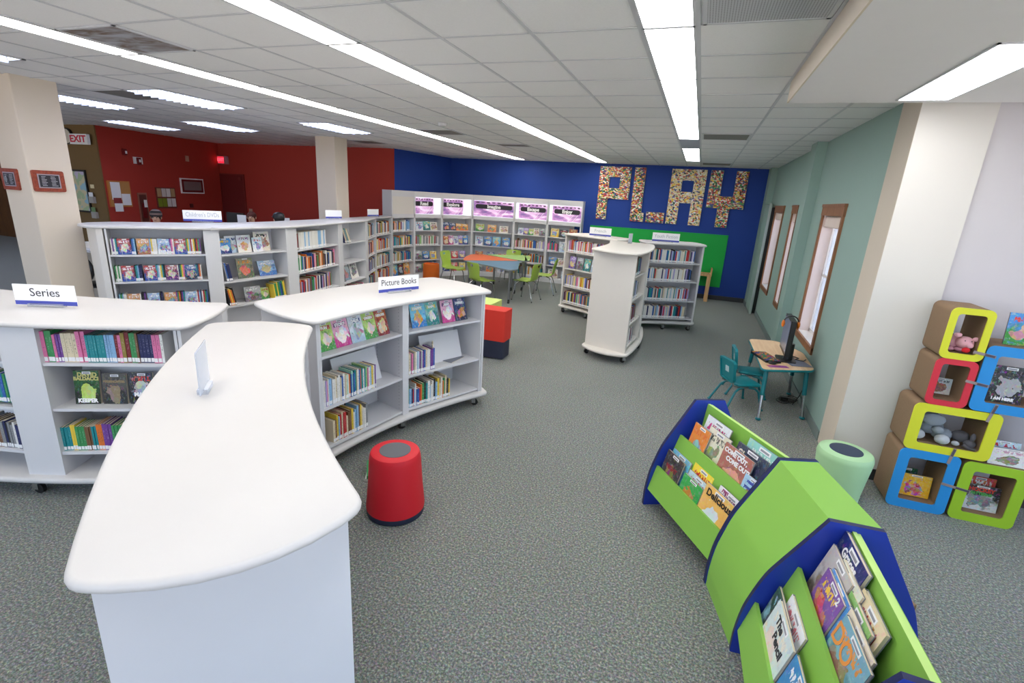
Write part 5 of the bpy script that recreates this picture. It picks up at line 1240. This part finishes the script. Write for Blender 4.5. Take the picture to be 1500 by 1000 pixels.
# ---------------------------------------------------------------- book browser
prof = [(0,0),(0,.10),(.014,.25),(.04,.36),(.082,.49),(.13,.585),(.2,.71),(.285,.865)]
PW = .79
def smooth_prof(P, n=4):
    out = []
    for i in range(1, len(P) - 1):
        p0 = P[max(i-1, 0)]; p1 = P[i]; p2 = P[i+1]; p3 = P[min(i+2, len(P)-1)]
        for k in range(n):
            t_ = k/n; out.append(tuple(.5*((2*p1[j]) + (-p0[j]+p2[j])*t_ + (2*p0[j]-5*p1[j]+4*p2[j]-p3[j])*t_**2 + (-p0[j]+3*p1[j]-3*p2[j]+p3[j])*t_**3) for j in (0, 1)))
    return [P[0]] + out + [P[-1]]
prof = smooth_prof(prof)
full = prof + [(PW - a, b) for a, b in prof[::-1]]
def unit2(a): return Vector((math.cos(math.radians(a)), math.sin(math.radians(a))))
PN = [(Vector((-.087,3.488)), unit2(26.9)), (Vector((.356,2.803)), unit2(21.1)), (Vector((.479,2.346)), unit2(3.4)), (Vector((.505,1.555)), unit2(-3.0))]
t = thing('book_browser', 'curved lime green and navy double sided book browser at lower right', 'book display', (.75, 2.6, 0))
BRW = t
for (B, D) in PN:
    n_ = Vector((-D.y, D.x))
    q = MB(); q.loft([[(*(B + D*u - n_*.014), z) for u, z in full], [(*(B + D*u + n_*.014), z) for u, z in full]], 1, mcap=0); q.build('end_panel', [NAVY, NAVYEDGE], t)
def lofted(i, j, sec, m, name, edge=None, g=.0145):
    (Bi, Di), (Bj, Dj) = PN[i], PN[j]; ni = Vector((-Di.y, Di.x)); nj = Vector((-Dj.y, Dj.x))
    q = MB(); q.loft([[(*(Bi + Di*u - ni*g), z) for u, z in sec], [(*(Bj + Dj*u + nj*g), z) for u, z in sec]], 0)
    if edge is not None: q.m[edge] = 1
    return q.build(name, m, t)
ins = [(u + .012 if u < .4 else u - .012, min(z, .858)) for u, z in full]; ins = [(u, z) for u, z in ins]
lofted(1, 2, [(.006 + u*(PW - .012)/PW, z*.995) for u, z in full], [LIME], 'wedge_body')
def plank(p, q_, th=.018):
    p = Vector(p); q_ = Vector(q_); d = (q_ - p).normalized(); n_ = Vector((d.y, -d.x)) * th; return [tuple(p), tuple(q_), tuple(q_ + n_), tuple(p + n_)]
def mir(s): return [(PW - a, b) for a, b in s]
for (i, j) in ((0, 1), (2, 3)):
    for f in (lambda s: s, mir):
        lofted(i, j, f(plank((.014,.14), (.062,.338))), [LIME], 'front_lip'); lofted(i, j, f([(.044,.197),(.25,.197),(.25,.213),(.048,.213)]), [LIME], 'shelf')
        lofted(i, j, f(plank((.150,.40), (.205,.592))), [LIME], 'front_lip'); lofted(i, j, f([(.182,.450),(.34,.450),(.34,.467),(.186,.467)]), [LIME], 'shelf')
        lofted(i, j, f(plank((.255,.20), (.30,.448))), [LIME], 'back_board')
    lofted(i, j, [(.335,.403),(.378,.838),(.395,.838),(.352,.403)], [LIME, LIMEEDGE], 'back_board', edge=1)
    lofted(i, j, [(.455,.403),(.412,.832),(.398,.832),(.438,.403)], [LIME, LIMEEDGE], 'back_board', edge=1)
def pocket(i, j, u, flip=False):
    (Bi, Di), (Bj, Dj) = PN[i], PN[j]
    a = Bi + Di*u; b = Bj + Dj*u
    return Bay(a, b, .2, '') if not flip else Bay(b, a, .2, '')
BK0 = len(BOOKS)
p1l = pocket(0, 1, .055); p1u = pocket(0, 1, .20); p2l = pocket(2, 3, .055); p2u = pocket(2, 3, .20)
GP1 = 'picture books in the far half of the book browser'; GP2 = 'picture books in the near half of the book browser'
def am(n, *a, **k): k.setdefault('det', .16); return art_mat('browser_art_' + n, *a, **k)
BLKI = INK
def bf(bay, z, x, w, h, a, lab, g, y=0, tilt=.24, t_=.012, title=None, roll=0): face(bay, z, x - .01, w*1.08, h*1.1, a, lab, g, y=y, tilt=tilt, t=t_, near=True, title=title, roll=roll)
nt_ = am('none', (40,40,44), (70,60,64), (110,40,50), (40,40,44), seed=1, cell=6, mixc=.2)
bf(p1l, .215, .05, .20, .25, nt_, 'charcoal picture book with a dark red creature in the lower far pocket', GP1, .0, title=[('NIGHT', .2, .5, .62, mat('red_ink', (150, 40, 50), .5))])
bf(p1l, .215, .06, .21, .26, ARTS[0], 'bright blue picture book behind the charcoal one', GP1, .035)
bf(p1l, .215, .30, .20, .21, am('green', (40,150,70), (60,170,80), (200,120,50), (60,170,80), seed=3, cell=3, mixc=.1), 'green picture book with a winding orange line, lower far pocket', GP1, .0)
bf(p1l, .215, .30, .20, .28, am('yellow', (240,214,40), (250,226,60), (230,190,40), (220,60,50), seed=5, cell=3, mixc=.05), 'yellow picture book behind the green one', GP1, .05)
bf(p1l, .215, .31, .21, .235, ARTS[6], 'white and blue picture book between the green and yellow ones', GP1, .022)
bf(p1l, .215, .525, .25, .27, am('duck', (236,180,90), (240,190,100), (214,222,226), (236,180,90), seed=7.3, cell=4, mixc=.05), 'orange picture book titled Delicious with a white duck', GP1, .0, title=[('Delicious', .24, .55, .84, BLKP)], t_=.014)
bf(p1l, .215, .60, .22, .29, am('white', (236,234,240), (240,238,244), (220,200,220), (150,60,110), seed=8, cell=4, mixc=.05, ty=.9), 'white picture book standing behind the duck book', GP1, .035)
bf(p1u, .469, .10, .17, .24, am('orange', (226,120,50), (232,140,60), (90,150,190), (226,120,50), seed=9, cell=5, mixc=.4), 'orange picture book with a blue square picture, upper far pocket', GP1, .0)
bf(p1u, .469, .14, .24, .31, am('bluewhite', (180,206,226), (226,232,236), (110,90,80), (200,60,120), seed=10, cell=5, mixc=.2), 'large pale blue picture book at the back of the upper far pocket', GP1, .045)
bf(p1u, .469, .23, .21, .27, am('cream', (226,222,196), (232,226,206), (120,150,90), (100,100,90), seed=11, cell=6, mixc=.2), 'cream picture book with small figures, upper far pocket', GP1, .02)
bf(p1u, .469, .44, .25, .26, am('comeout', (150,86,84), (178,110,96), (226,160,130), (150,86,84), seed=12, cell=3, mixc=.08), 'rose brown picture book titled Come Out', GP1, .0, title=[('COME OUT,', .15, .45, .86, LABEL), ('COME OUT!', .15, .6, .70, LABEL)], t_=.014)
bf(p1u, .469, .50, .25, .29, am('navytext', (50,58,78), (64,72,92), (70,78,98), (50,58,78), seed=13, cell=3, mixc=.05), 'dark slate picture book behind the rose brown one', GP1, .035, title=[('Shoo', .3, .4, .8, mat('cream_ink', (232, 224, 206), .5)), ('Shh', .3, .8, .3, mat('cream_ink', (232, 224, 206), .5))])
bf(p1u, .469, .545, .26, .335, am('aqua', (110,190,180), (150,210,200), (90,170,160), (226,240,236), seed=14, cell=3, mixc=.05), 'tall aqua picture book at the very back of the upper far pocket', GP1, .06)
bf(p1u, .469, .695, .13, .19, am('read', (150,196,226), (170,206,230), (150,90,60), (150,196,226), seed=15, cell=5, mixc=.2), 'small pale blue reader titled read it yourself', GP1, -.012, title=[('read it', .2, .5, .85, BLUEBAND), ('yourself', .2, .5, .68, BLUEBAND)])
# near half
bf(p2l, .215, .05, .24, .25, am('gary', (150,196,216), (60,90,66), (70,74,80), (150,196,216), seed=21, cell=4, mixc=.1), 'pale blue picture book with a grey bird and red title, lower near pocket', GP2, .02, title=[('Gary', .2, .62, .84, mat('red_ink2', (206, 50, 50), .5))])
bf(p2l, .215, .14, .24, .29, am('whitetext', (236,238,240), (240,240,244), (226,226,230), (226,120,130), seed=22, cell=3, mixc=.05), 'white picture book behind the pale blue bird one', GP2, .042)
bf(p2l, .215, .15, .25, .30, ARTS[11], 'blue backed picture book at the back of the lower near pocket', GP2, .058)
bf(p2l, .215, .17, .27, .27, am('pencil', (236,232,216), (214,228,228), (236,214,206), (236,232,216), seed=23, cell=3, mixc=.06), 'cream picture book titled The Pencil, lower near pocket', GP2, -.005, title=[('The', .2, .4, .84, INK), ('Pencil', .2, .62, .66, INK)], t_=.014)
bf(p2l, .215, .47, .24, .27, am('bluepaint', (30,80,160), (60,140,200), (80,170,220), (240,240,250), seed=24, cell=4, mixc=.1), 'deep blue picture book beside the pencil one', GP2, .005)
bf(p2u, .469, .03, .27, .345, am('night', (24,30,84), (34,44,110), (30,40,100), (24,30,84), seed=25, cell=3, mixc=.05), 'tall navy picture book with white handwritten title, upper near pocket', GP2, .06, title=[('Graces', .2, .5, .84, LABEL), ('Can', .2, .6, .70, LABEL)], t_=.02)
bf(p2u, .469, .05, .25, .285, am('photo', (110,100,92), (196,190,186), (140,110,96), (196,190,186), seed=26, cell=9, mixc=.15), 'grey brown picture book with children, in front of the navy one', GP2, .03, tilt=.26)
bf(p2u, .469, .155, .22, .29, am('tealred', (30,140,140), (226,226,206), (226,226,206), (206,40,50), seed=27, cell=3, mixc=.05), 'teal framed picture book with a red title, upper near pocket', GP2, .048)
bf(p2u, .469, .17, .21, .24, am('purple2', (96,60,140), (130,84,166), (206,44,40), (240,200,60), seed=28, cell=8, mixc=.25), 'purple early reader with a red and gold picture, number 2 badge', GP2, .008, title=[('2', .2, .82, .90, LABEL)])
bf(p2u, .469, .18, .22, .25, ARTS[11], 'blue early reader just behind the purple one', GP2, .020)
bf(p2u, .469, .345, .22, .30, am('cream2', (226,206,160), (232,214,176), (170,150,120), (180,60,50), seed=29, cell=3, mixc=.05), 'cream picture book with a red edge, back of the upper near pocket', GP2, .062, t_=.018)
bf(p2u, .469, .33, .21, .265, am('melon', (206,96,86), (140,190,110), (214,110,96), (140,190,110), seed=30, cell=3, mixc=.05), 'coral and green picture book in front of the red edged one', GP2, .04, t_=.016)
bf(p2u, .469, .40, .25, .25, am('orangeedge', (236,180,100), (240,226,206), (236,214,190), (236,180,100), seed=31, cell=3, mixc=.05), 'orange and cream picture book behind the teal bear one', GP2, .022)
bf(p2u, .469, .45, .25, .245, am('teddy', (40,110,124), (120,170,190), (120,90,76), (226,150,70), seed=32, cell=5, mixc=.15), 'teal picture book with a brown bear and orange letters, nearest in the upper pocket', GP2, .0, title=[('DO', .42, .3, .7, mat('orange_ink', (232, 150, 70), .5))])
# other side of the browser
r2u = pocket(2, 3, PW - .20, True); r2l = pocket(2, 3, PW - .055, True)
for k_, (bay_, z_, x_) in enumerate(((r2u, .469, .08), (r2u, .469, .32), (r2u, .469, .55), (r2l, .215, .10), (r2l, .215, .35), (r2l, .215, .58))):
    bf(bay_, z_, x_, .20, .215 if z_ > .3 else .20, ARTS[(6, 12, 15, 6, 11, 3)[k_]], '%s picture book, %s of the browser side facing the windows' % (ANAMES[(6, 12, 15, 6, 11, 3)[k_]], ('first upper', 'second upper', 'third upper', 'first lower', 'second lower', 'third lower')[k_]), 'picture books on the window side of the browser', .02, tilt=.34)
q = MB(); q.T = Matrix.Translation((1.27, 2.83, 0)) @ Matrix.Rotation(.4, 4, 'Z'); q.box(-.10, .12, -.06, .12, 0, .22); o = q.build('cardboard_box', CARD); tag(o, 'small cardboard box on the floor just behind the book browser', 'box')

# ---------------------------------------------------------------- cardboard cube shelves
def ring(x0, x1, z0, z1, r, n=5):
    P = []
    for cx, cz, st in ((x1-r, z0+r, -90), (x1-r, z1-r, 0), (x0+r, z1-r, 90), (x0+r, z0+r, 180)):
        for k in range(n + 1): a = math.radians(st + 90*k/n); P.append((cx + r*math.cos(a), cz + r*math.sin(a)))
    return P
def cube(x0, x1, z0, z1, col, lab, y0=4.36, y1=4.66, ix=None, border=(.042, .04), frame_=True):
    t = thing('cardboard_cube_shelf', lab, 'cube shelf', ((x0+x1)/2, (y0+y1)/2, z0), 0, 'stacked cardboard cube shelves')
    bx, bz = border
    O_ = ring(x0, x1, z0, z1, .045); I_ = ring(x0 + bx, x1 - bx, z0 + bz, z1 - bz, .022)
    q = MB(); q.loft([[(a, y0, b) for a, b in O_], [(a, y1, b) for a, b in O_], [(a, y1, b) for a, b in I_], [(a, y0, b) for a, b in I_], [(a, y0, b) for a, b in O_]], cap0=False, cap1=False); q.build('shell', CARD, t, True)
    if frame_:
        q = MB(); q.loft([[(a, y0 - .0005, b) for a, b in O_], [(a, y0 - .010, b) for a, b in O_], [(a, y0 - .010, b) for a, b in I_], [(a, y0 - .0005, b) for a, b in I_], [(a, y0 - .0005, b) for a, b in O_]], cap0=False, cap1=False); q.build('front_frame', col, t, True)
    return t
CY = mat('frame_yellow', (222, 224, 48), .5); CR = mat('frame_red', (216, 46, 66), .5); CB = mat('frame_blue', (36, 146, 222), .5); CG = mat('frame_lime', (160, 204, 44), .5)
cube(1.787, 2.047, 1.252, 1.630, CY, 'small yellow framed cardboard cube on top of the stack', border=(.045, .045))
cube(1.787, 2.043, .888, 1.251, CR, 'small red framed cardboard cube under the yellow top one', border=(.044, .042))
cube(1.742, 2.282, .507, .887, CY, 'wide yellow framed cardboard cube holding grey plush elephants', border=(.075, .06))
cube(1.738, 2.130, .0, .506, CB, 'blue framed cardboard cube standing on the carpet at left', border=(.073, .068))
cube(2.150, 2.555, .0, .490, CG, 'lime framed cardboard cube standing on the carpet at right', border=(.073, .07))
cube(2.056, 2.60, .893, 1.387, CB, 'blue framed cardboard cube at the right edge of the stack', border=(.078, .07))
cube(2.300, 2.72, .491, .892, CB, 'plain cardboard cube set back under the right blue one', y0=4.50, y1=4.70, frame_=False, border=(.02, .02))
def cbay(x0, x1, y): return Bay((x0, y), (x1, y), .2, '')
cb_ = cbay(1.7, 2.7, 4.38)
BKC = len(BOOKS)
def cf(x, z, w, h, a, lab, y=.04, tilt=.15, **k): face(cb_, z, x - 1.7, w, h, a, lab, None, y=y, tilt=tilt, near=True, **k)
cf(2.17, 1.388, .24, .23, art_mat('knight_cover', (60,150,60), (80,150,220), (200,150,110), (220,70,60), seed=40, cell=5, mixc=.3), 'blue and green picture book standing on the right blue cube', y=.06, tilt=.12)
cf(2.165, .965, .20, .27, art_mat('bw_cover', (22,22,24), (60,60,64), (170,170,174), (30,30,32), seed=41, cell=2.5, mixc=.0), 'black and white photo book inside the right blue cube', y=.02, tilt=.12, title=[('I AM HERE', .14, .45, .1, LABEL)])
cf(1.84, .933, .15, .125, art_mat('cookie_cover', (226,224,214), (206,220,224), (150,100,60), (100,110,120), seed=42, cell=5, mixc=.1), 'small cream board book inside the red framed cube', y=.12, tilt=.1)
cf(1.825, .072, .215, .18, art_mat('blocks_cover', (236,176,30), (240,190,50), (206,50,40), (236,176,30), seed=43, cell=7, mixc=.6), 'yellow board book with building blocks in the lower blue cube', y=.05, tilt=.12)
cf(1.83, .072, .13, .20, art_mat('darkgreen_cover', (20,70,50), (30,90,60), (30,90,60), (30,90,60), seed=44), 'dark green book behind the yellow blocks book', y=.12, tilt=.12)
cf(2.235, .073, .235, .20, art_mat('hockey_cover', (214,218,224), (40,40,46), (120,124,136), (60,60,64), seed=45, cell=8, mixc=.2), 'hockey book with players on ice inside the lime cube', y=.04, tilt=.14, title=[('HOCKEY', .17, .5, .82, mat('red_ink3', (206, 60, 40), .5)), ('PATTERNS', .12, .5, .66, mat('green_ink', (70, 160, 70), .5))])
cf(2.26, .073, .20, .24, ARTS[13], 'red book standing behind the hockey book', y=.11, tilt=.12)
cf(2.29, .492, .26, .13, art_mat('animals_cover', (232,232,236), (236,230,232), (130,110,80), (206,160,180), seed=46, cell=8, mixc=.3), 'white board book with small animals on top of the lime cube', y=.0, tilt=.12)
cf(2.29, .492, .20, .165, ARTS[6], 'white book behind the small animals book', y=.06, tilt=.12)
emit_books()
STR = mat('strap_grey', (150, 136, 136), .8); STP = mat('strap_print', (80, 76, 90), .6)
def strap(a, b, lab):
    t = thing('strap', lab, 'strap', ((a[0]+b[0])/2, 4.345, (a[1]+b[1])/2), 0, 'grey straps tying the cubes together')
    a = Vector((a[0], a[1])); b = Vector((b[0], b[1])); d = (b-a).normalized(); n_ = Vector((-d.y, d.x))*.010
    q = MB(); q.loft([[(*( (a+n_)[:1]), 4.3485, (a+n_)[1]), ((b+n_)[0], 4.3485, (b+n_)[1]), ((b-n_)[0], 4.3485, (b-n_)[1]), ((a-n_)[0], 4.3485, (a-n_)[1])], [((a+n_)[0], 4.3455, (a+n_)[1]), ((b+n_)[0], 4.3455, (b+n_)[1]), ((b-n_)[0], 4.3455, (b-n_)[1]), ((a-n_)[0], 4.3455, (a-n_)[1])]]); q.build('band', STR, t)
    c0 = a + (b-a)*.5; q = MB(); m_ = n_*.75; e_ = a + (b-a)*.95
    q.loft([[((c0+m_)[0], 4.3452, (c0+m_)[1]), ((e_+m_)[0], 4.3452, (e_+m_)[1]), ((e_-m_)[0], 4.3452, (e_-m_)[1]), ((c0-m_)[0], 4.3452, (c0-m_)[1])], [((c0+m_)[0], 4.3440, (c0+m_)[1]), ((e_+m_)[0], 4.3440, (e_+m_)[1]), ((e_-m_)[0], 4.3440, (e_-m_)[1]), ((c0-m_)[0], 4.3440, (c0-m_)[1])]]); q.build('printed_patch', STP, t)
strap((1.98, 1.325), (2.115, 1.305), 'grey strap between the yellow top cube and the right blue cube')
strap((1.99, 1.105), (2.13, 1.085), 'grey strap between the red cube and the right blue cube')
strap((2.19, .82), (2.215, .96), 'grey upright strap from the wide yellow cube to the right blue cube')
strap((2.05, .44), (2.065, .57), 'grey upright strap between the wide yellow and lower blue cubes')
strap((2.05, .27), (2.24, .245), 'grey strap between the lower blue and lime cubes')
# plush toys
PINK = mat('pink_plush', (226, 170, 182), .95, bump=.4, bscale=160); PINKD = mat('mauve_plush', (188, 134, 150), .95, bump=.4, bscale=160)
GRP = mat('grey_plush', (136, 144, 154), .95, bump=.4, bscale=140, noise=.06); GRD = mat('dark_grey_plush', (84, 82, 88), .95, bump=.4, bscale=140); GRL = mat('pale_grey_plush', (180, 184, 190), .95, bump=.3, bscale=140)
t = thing('plush_pig', 'pink plush pig puppet with an open red mouth in the top yellow cube', 'plush toy', (1.92, 4.45, 1.30))
q = MB(); q.ball((1.89, 4.50, 1.355), (.075, .07, .06)); q.ball((1.945, 4.42, 1.372), (.055, .052, .045)); q.ball((1.96, 4.375, 1.36), (.024, .018, .02)); q.build('body', PINK, t, True)
for xx, zz in ((1.885, 1.425), (2.0, 1.405)):
    q = MB(); q.ball((xx, 4.40, zz), (.026, .012, .018), n=10, k=6); q.build('ear', PINK, t, True)
q = MB(); q.ball((1.945, 4.372, 1.325), (.026, .014, .02), n=10, k=6); q.build('mouth', mat('red_felt', (206, 24, 36), .8), t, True)
for xx in (1.925, 1.965): q = MB(); q.ball((xx, 4.374, 1.392), .004, n=8, k=5); q.build('eye', BLKP, t, True)
for xx in (1.86, 1.925): q = MB(); q.ball((xx, 4.42, 1.318), (.034, .04, .018), n=10, k=6); q.build('paw', PINKD, t, True)
t = thing('plush_elephant', 'large grey plush elephant lying in the wide yellow cube', 'plush toy', (1.93, 4.5, .57))
q = MB(); q.ball((1.92, 4.50, .68), (.10, .08, .075)); q.ball((1.885, 4.45, .755), (.075, .06, .055)); q.ball((2.0, 4.46, .635), (.07, .06, .05)); q.build('body', GRP, t, True)
q = MB(); q.ball((1.905, 4.40, .755), (.075, .02, .05)); q.build('ear', GRP, t, True)
for (xx, yy, zz, rr_) in ((1.835, 4.42, .615, .045), (1.985, 4.39, .612, .043), (1.95, 4.41, .675, .035)):
    q = MB(); q.ball((xx, yy, zz), (rr_*1.15, rr_, rr_*.9)); q.build('foot', GRL if zz < .65 else GRP, t, True)
t = thing('plush_elephant', 'small dark grey plush elephant at the right of the wide yellow cube', 'plush toy', (2.13, 4.45, .57))
q = MB(); q.ball((2.11, 4.44, .645), (.06, .045, .045)); q.ball((2.16, 4.40, .61), (.04, .035, .032)); q.tube([(2.12, 4.39, .60), (2.15, 4.375, .582), (2.19, 4.372, .58)], [.016, .012, .009], 8); q.build('body', GRD, t, True)
q = MB(); q.ball((2.165, 4.39, .665), (.018, .012, .035)); q.build('ear', GRD, t, True)
q = MB(); q.ball((2.07, 4.385, .60), (.026, .022, .018)); q.build('foot', GRL, t, True)

# books on the floor behind the red stool
for k_ in range(2):
    q = MB(); q.T = Matrix.Translation((-2.12, 2.98, .001 + .03*k_)) @ Matrix.Rotation(.5 + .12*k_, 4, 'Z'); q.box(-.09, .09, -.12, .12, 0, .026, 0); q.box(-.088, .091, -.118, .122, .004, .022, 1)
    tag(q.build('book', [spine_mat('green' if k_ else 'white'), PAGES]), 'picture book lying on the floor behind the red stool, %s of the pair' % ('upper' if k_ else 'lower'), 'book', 'books lying on the floor')

# ---------------------------------------------------------------- people and desk beyond the counter
SKIN = mat('skin', (206, 160, 136), .6)
def person(x, y, h, ang, shirt, pants, lab, hat, hair):
    k = h / 1.72; F = Matrix.Translation((x, y, 0)) @ Matrix.Rotation(ang, 4, 'Z') @ Matrix.Scale(k, 4)
    t = thing('person', lab, 'person', M=F)
    J = [(0,0,.95),(0,0,1.12),(0,0,1.32),(0,0,1.44),(.01,0,1.52),(.02,0,1.60),(.015,0,1.66)]
    rad = [.145,.13,.15,.062,.06,.082,.07]
    E_ = [(i, i+1) for i in range(6)]
    def add(pts, rs, at):
        p_ = at
        for q_, r_ in zip(pts, rs): J.append(q_); rad.append(r_); E_.append((p_, len(J)-1)); p_ = len(J)-1
        return p_
    for s in (1, -1):
        add([(0,s*.10,.90),(0.02,s*.11,.50),(0,s*.12,.09),(.13,s*.13,.04)], [.085,.058,.042,.035], 0)
        w_ = add([(0,s*.17,1.38),(-.01,s*.25,1.12),(.14,s*.24,1.00),(.20,s*.235,.98)], [.055,.042,.034,.03], 2)
        for fi, (dy, ln) in enumerate(((-.03,.07),(-.01,.085),(.01,.08),(.03,.06))): add([(.235,s*.235+dy,.975),(.235+ln,s*.235+dy,.955)], [.011,.008], w_)
        add([(.22,s*.235 - s*.045,.975),(.25,s*.235 - s*.06,.965)], [.012,.009], w_)
    me = bpy.data.meshes.new('person_body'); me.from_pydata(J, E_, []); o = bpy.data.objects.new('body', me); COL.objects.link(o)
    md = o.modifiers.new('skin', 'SKIN'); 
    sv = me.skin_vertices[0].data if me.skin_vertices else None
    if sv is None:
        bm = bmesh.new(); bm.from_mesh(me); bm.verts.layers.skin.verify(); bm.to_mesh(me); bm.free(); sv = me.skin_vertices[0].data
    for i, r_ in enumerate(rad): sv[i].radius = (r_, r_ * (1.15 if i in (0, 1, 2) else 1)); sv[i].use_root = (i == 0)
    s2 = o.modifiers.new('sub', 'SUBSURF'); s2.levels = 2; s2.render_levels = 2
    dg = bpy.context.evaluated_depsgraph_get(); me2 = bpy.data.meshes.new_from_object(o.evaluated_get(dg)); bpy.data.objects.remove(o)
    for m_ in (SKIN, shirt, pants): me2.materials.append(m_)
    for p_ in me2.polygons:
        c = p_.center; p_.material_index = 2 if c.z < .96 and abs(c.y) < .2 and c.x < .2 else (1 if (c.z < 1.43 and not (c.x > .16)) else 0); p_.use_smooth = True
    o = bpy.data.objects.new('body', me2); COL.objects.link(o); o.parent = t
    q = MB(); q.T = F
    for s in (1, -1): q.ball((.097, s*.032, 1.615), (.008, .013, .009), n=8, k=6)
    q.build('eyes', INK, t, True)
    q = MB(); q.T = F; q.ball((.108, 0, 1.588), (.016, .012, .02), n=8, k=6); q.build('nose', SKIN, t, True)
    q = MB(); q.T = F; q.ball((.094, 0, 1.553), (.008, .024, .006), n=8, k=6); q.build('mouth', mat('lip', (150, 70, 70), .6), t, True)
    for s in (1, -1): q = MB(); q.T = F; q.ball((.01, s*.088, 1.6), (.018, .010, .028), n=8, k=6); q.build('ear', SKIN, t, True)
    q = MB(); q.T = F; q.ball((-.012, 0, 1.635), (.098, .096, .10), n=16, k=10); q.build('hair', hair, t, True)
    if hat == 'beanie':
        q = MB(); q.T = F; q.lathe([(.104, 1.63), (.108, 1.66), (.104, 1.70), (.085, 1.74), (.05, 1.765), (.01, 1.775)], (0, 0, 0), 20, ms=[0, 1, 0, 1, 0]); q.build('beanie', [mat('beanie_dark', (40, 38, 40), .9), mat('beanie_stripe', (120, 100, 96), .9)], t, True)
    if hat == 'cap':
        q = MB(); q.T = F; q.lathe([(.105, 1.64), (.107, 1.67), (.095, 1.715), (.06, 1.74), (.01, 1.75)], (0, 0, 0), 20); q.slab(fillet([(.06, -.08), (.2, -.06), (.2, .06), (.06, .08)], .05, 4, 20), 1.648, 1.66, 0, .005); q.build('cap', BLKP, t, True)
    return t
person(-9.33, 6.5, 1.56, math.radians(-50), mat('dark_coat', (44, 44, 50), .8), mat('dark_trousers', (38, 40, 50), .8), 'person in a striped dark beanie standing behind the DVD counter', 'beanie', mat('brown_hair', (60, 40, 30), .7))
person(-8.50, 7.85, 1.60, math.radians(-60), mat('maroon_top', (110, 40, 48), .8), mat('dark_trousers', (38, 40, 50), .8), 'person with reddish dark hair beyond the counter, middle of three', None, mat('auburn_hair', (74, 28, 20), .7))
person(-7.25, 7.3, 1.655, math.radians(160), mat('black_top', (36, 36, 40), .8), mat('dark_trousers', (38, 40, 50), .8), 'person in a black cap beyond the counter, nearest the farther column', 'cap', mat('black_hair', (26, 22, 20), .7))
t = thing('service_desk', 'long dark topped service desk behind the DVD counter', 'desk', (-9.0, 8.6, 0))
q = MB(); q.box(-10.2, -8.0, 8.4, 9.1, 1.02, 1.06); q.build('desktop', mat('dark_desktop', (70, 40, 34), .5), t)
q = MB(); q.box(-10.15, -8.05, 8.45, 9.0, .0, 1.02); q.build('front_panel', mat('tan_panel', (170, 140, 110), .6), t)
t = thing('computer_monitor', 'dark monitor back on the service desk under the red door', 'monitor', (-9.95, 8.7, 1.06))
q = MB(); q.box(-10.15, -9.65, 8.68, 8.72, 1.14, 1.49); q.build('housing', BLKP, t); q = MB(); q.box(-9.98, -9.82, 8.6, 8.8, 1.061, 1.075); q.box(-9.92, -9.88, 8.69, 8.71, 1.07, 1.15); q.build('stand', BLKP, t)
sign('', (-9.55, 8.55, 1.062), (1, .3), .2, .39, 'small white notice card standing on the service desk')
sign('', (-8.35, 8.55, 1.062), (1, .3), .24, .41, 'white card on the desk right of the auburn haired person')
t = thing('reception_counter', 'white counter with a pile of papers right behind the near column', 'counter', (-9.4, 5.3, 0))
q = MB(); q.box(-9.9, -8.75, 5.0, 5.7, .99, 1.03); q.build('worktop', WHITE2, t)
q = MB(); q.box(-9.85, -9.3, 5.35, 5.65, 0, .99); q.build('side_panel', mat('tan_panel2', (176, 164, 150), .6), t)
q = MB(); q.T = Matrix.Translation((-9.0, 5.25, 1.031)) @ Matrix.Rotation(.3, 4, 'Z')
for k_ in range(5): q.box(-.15 + .01*k_, .15 - .02*k_, -.12, .12 - .015*k_, .018*k_, .018*k_ + .016)
tag(q.build('paper_stack', mat('paper_white', (232, 224, 214), .8)), 'stack of loose white papers on the counter behind the column', 'papers')
t = thing('office_chair', 'black office chair under the counter behind the column', 'chair', (-8.95, 5.0, 0))
q = MB(); q.ball((-8.95, 4.98, .72), (.22, .08, .20)); q.build('backrest', BLKP, t, True)
q = MB(); q.ball((-8.95, 5.15, .46), (.24, .24, .05)); q.build('seat', BLKP, t, True)
q = MB(); q.tube([(-8.95, 5.15, .07), (-8.95, 5.15, .44)], .03, 10); q.tube([(-8.95, 5.0, .45), (-8.95, 4.96, .65)], .02, 8)
for k_ in range(5): a_ = 2*PI*k_/5; q.tube([(-8.95, 5.15, .08), (-8.95 + .28*math.cos(a_), 5.15 + .28*math.sin(a_), .04)], .018, 6); q.ball((-8.95 + .28*math.cos(a_), 5.15 + .28*math.sin(a_), .025), .025, n=8, k=6)
q.build('star_base', BLKP, t, True)

# ---------------------------------------------------------------- render look
sc = bpy.context.scene
sc.view_settings.view_transform = 'Standard'; sc.view_settings.look = 'None'; sc.view_settings.gamma = 1.0; sc.view_settings.use_curve_mapping = False
sc.view_settings.exposure = 1.45
sc.cycles.max_bounces = 8; sc.cycles.diffuse_bounces = 5; sc.cycles.glossy_bounces = 3; sc.cycles.transmission_bounces = 6; sc.cycles.sample_clamp_indirect = 6
sc.cycles.caustics_reflective = False; sc.cycles.caustics_refractive = False
sc.cycles.use_denoising = True
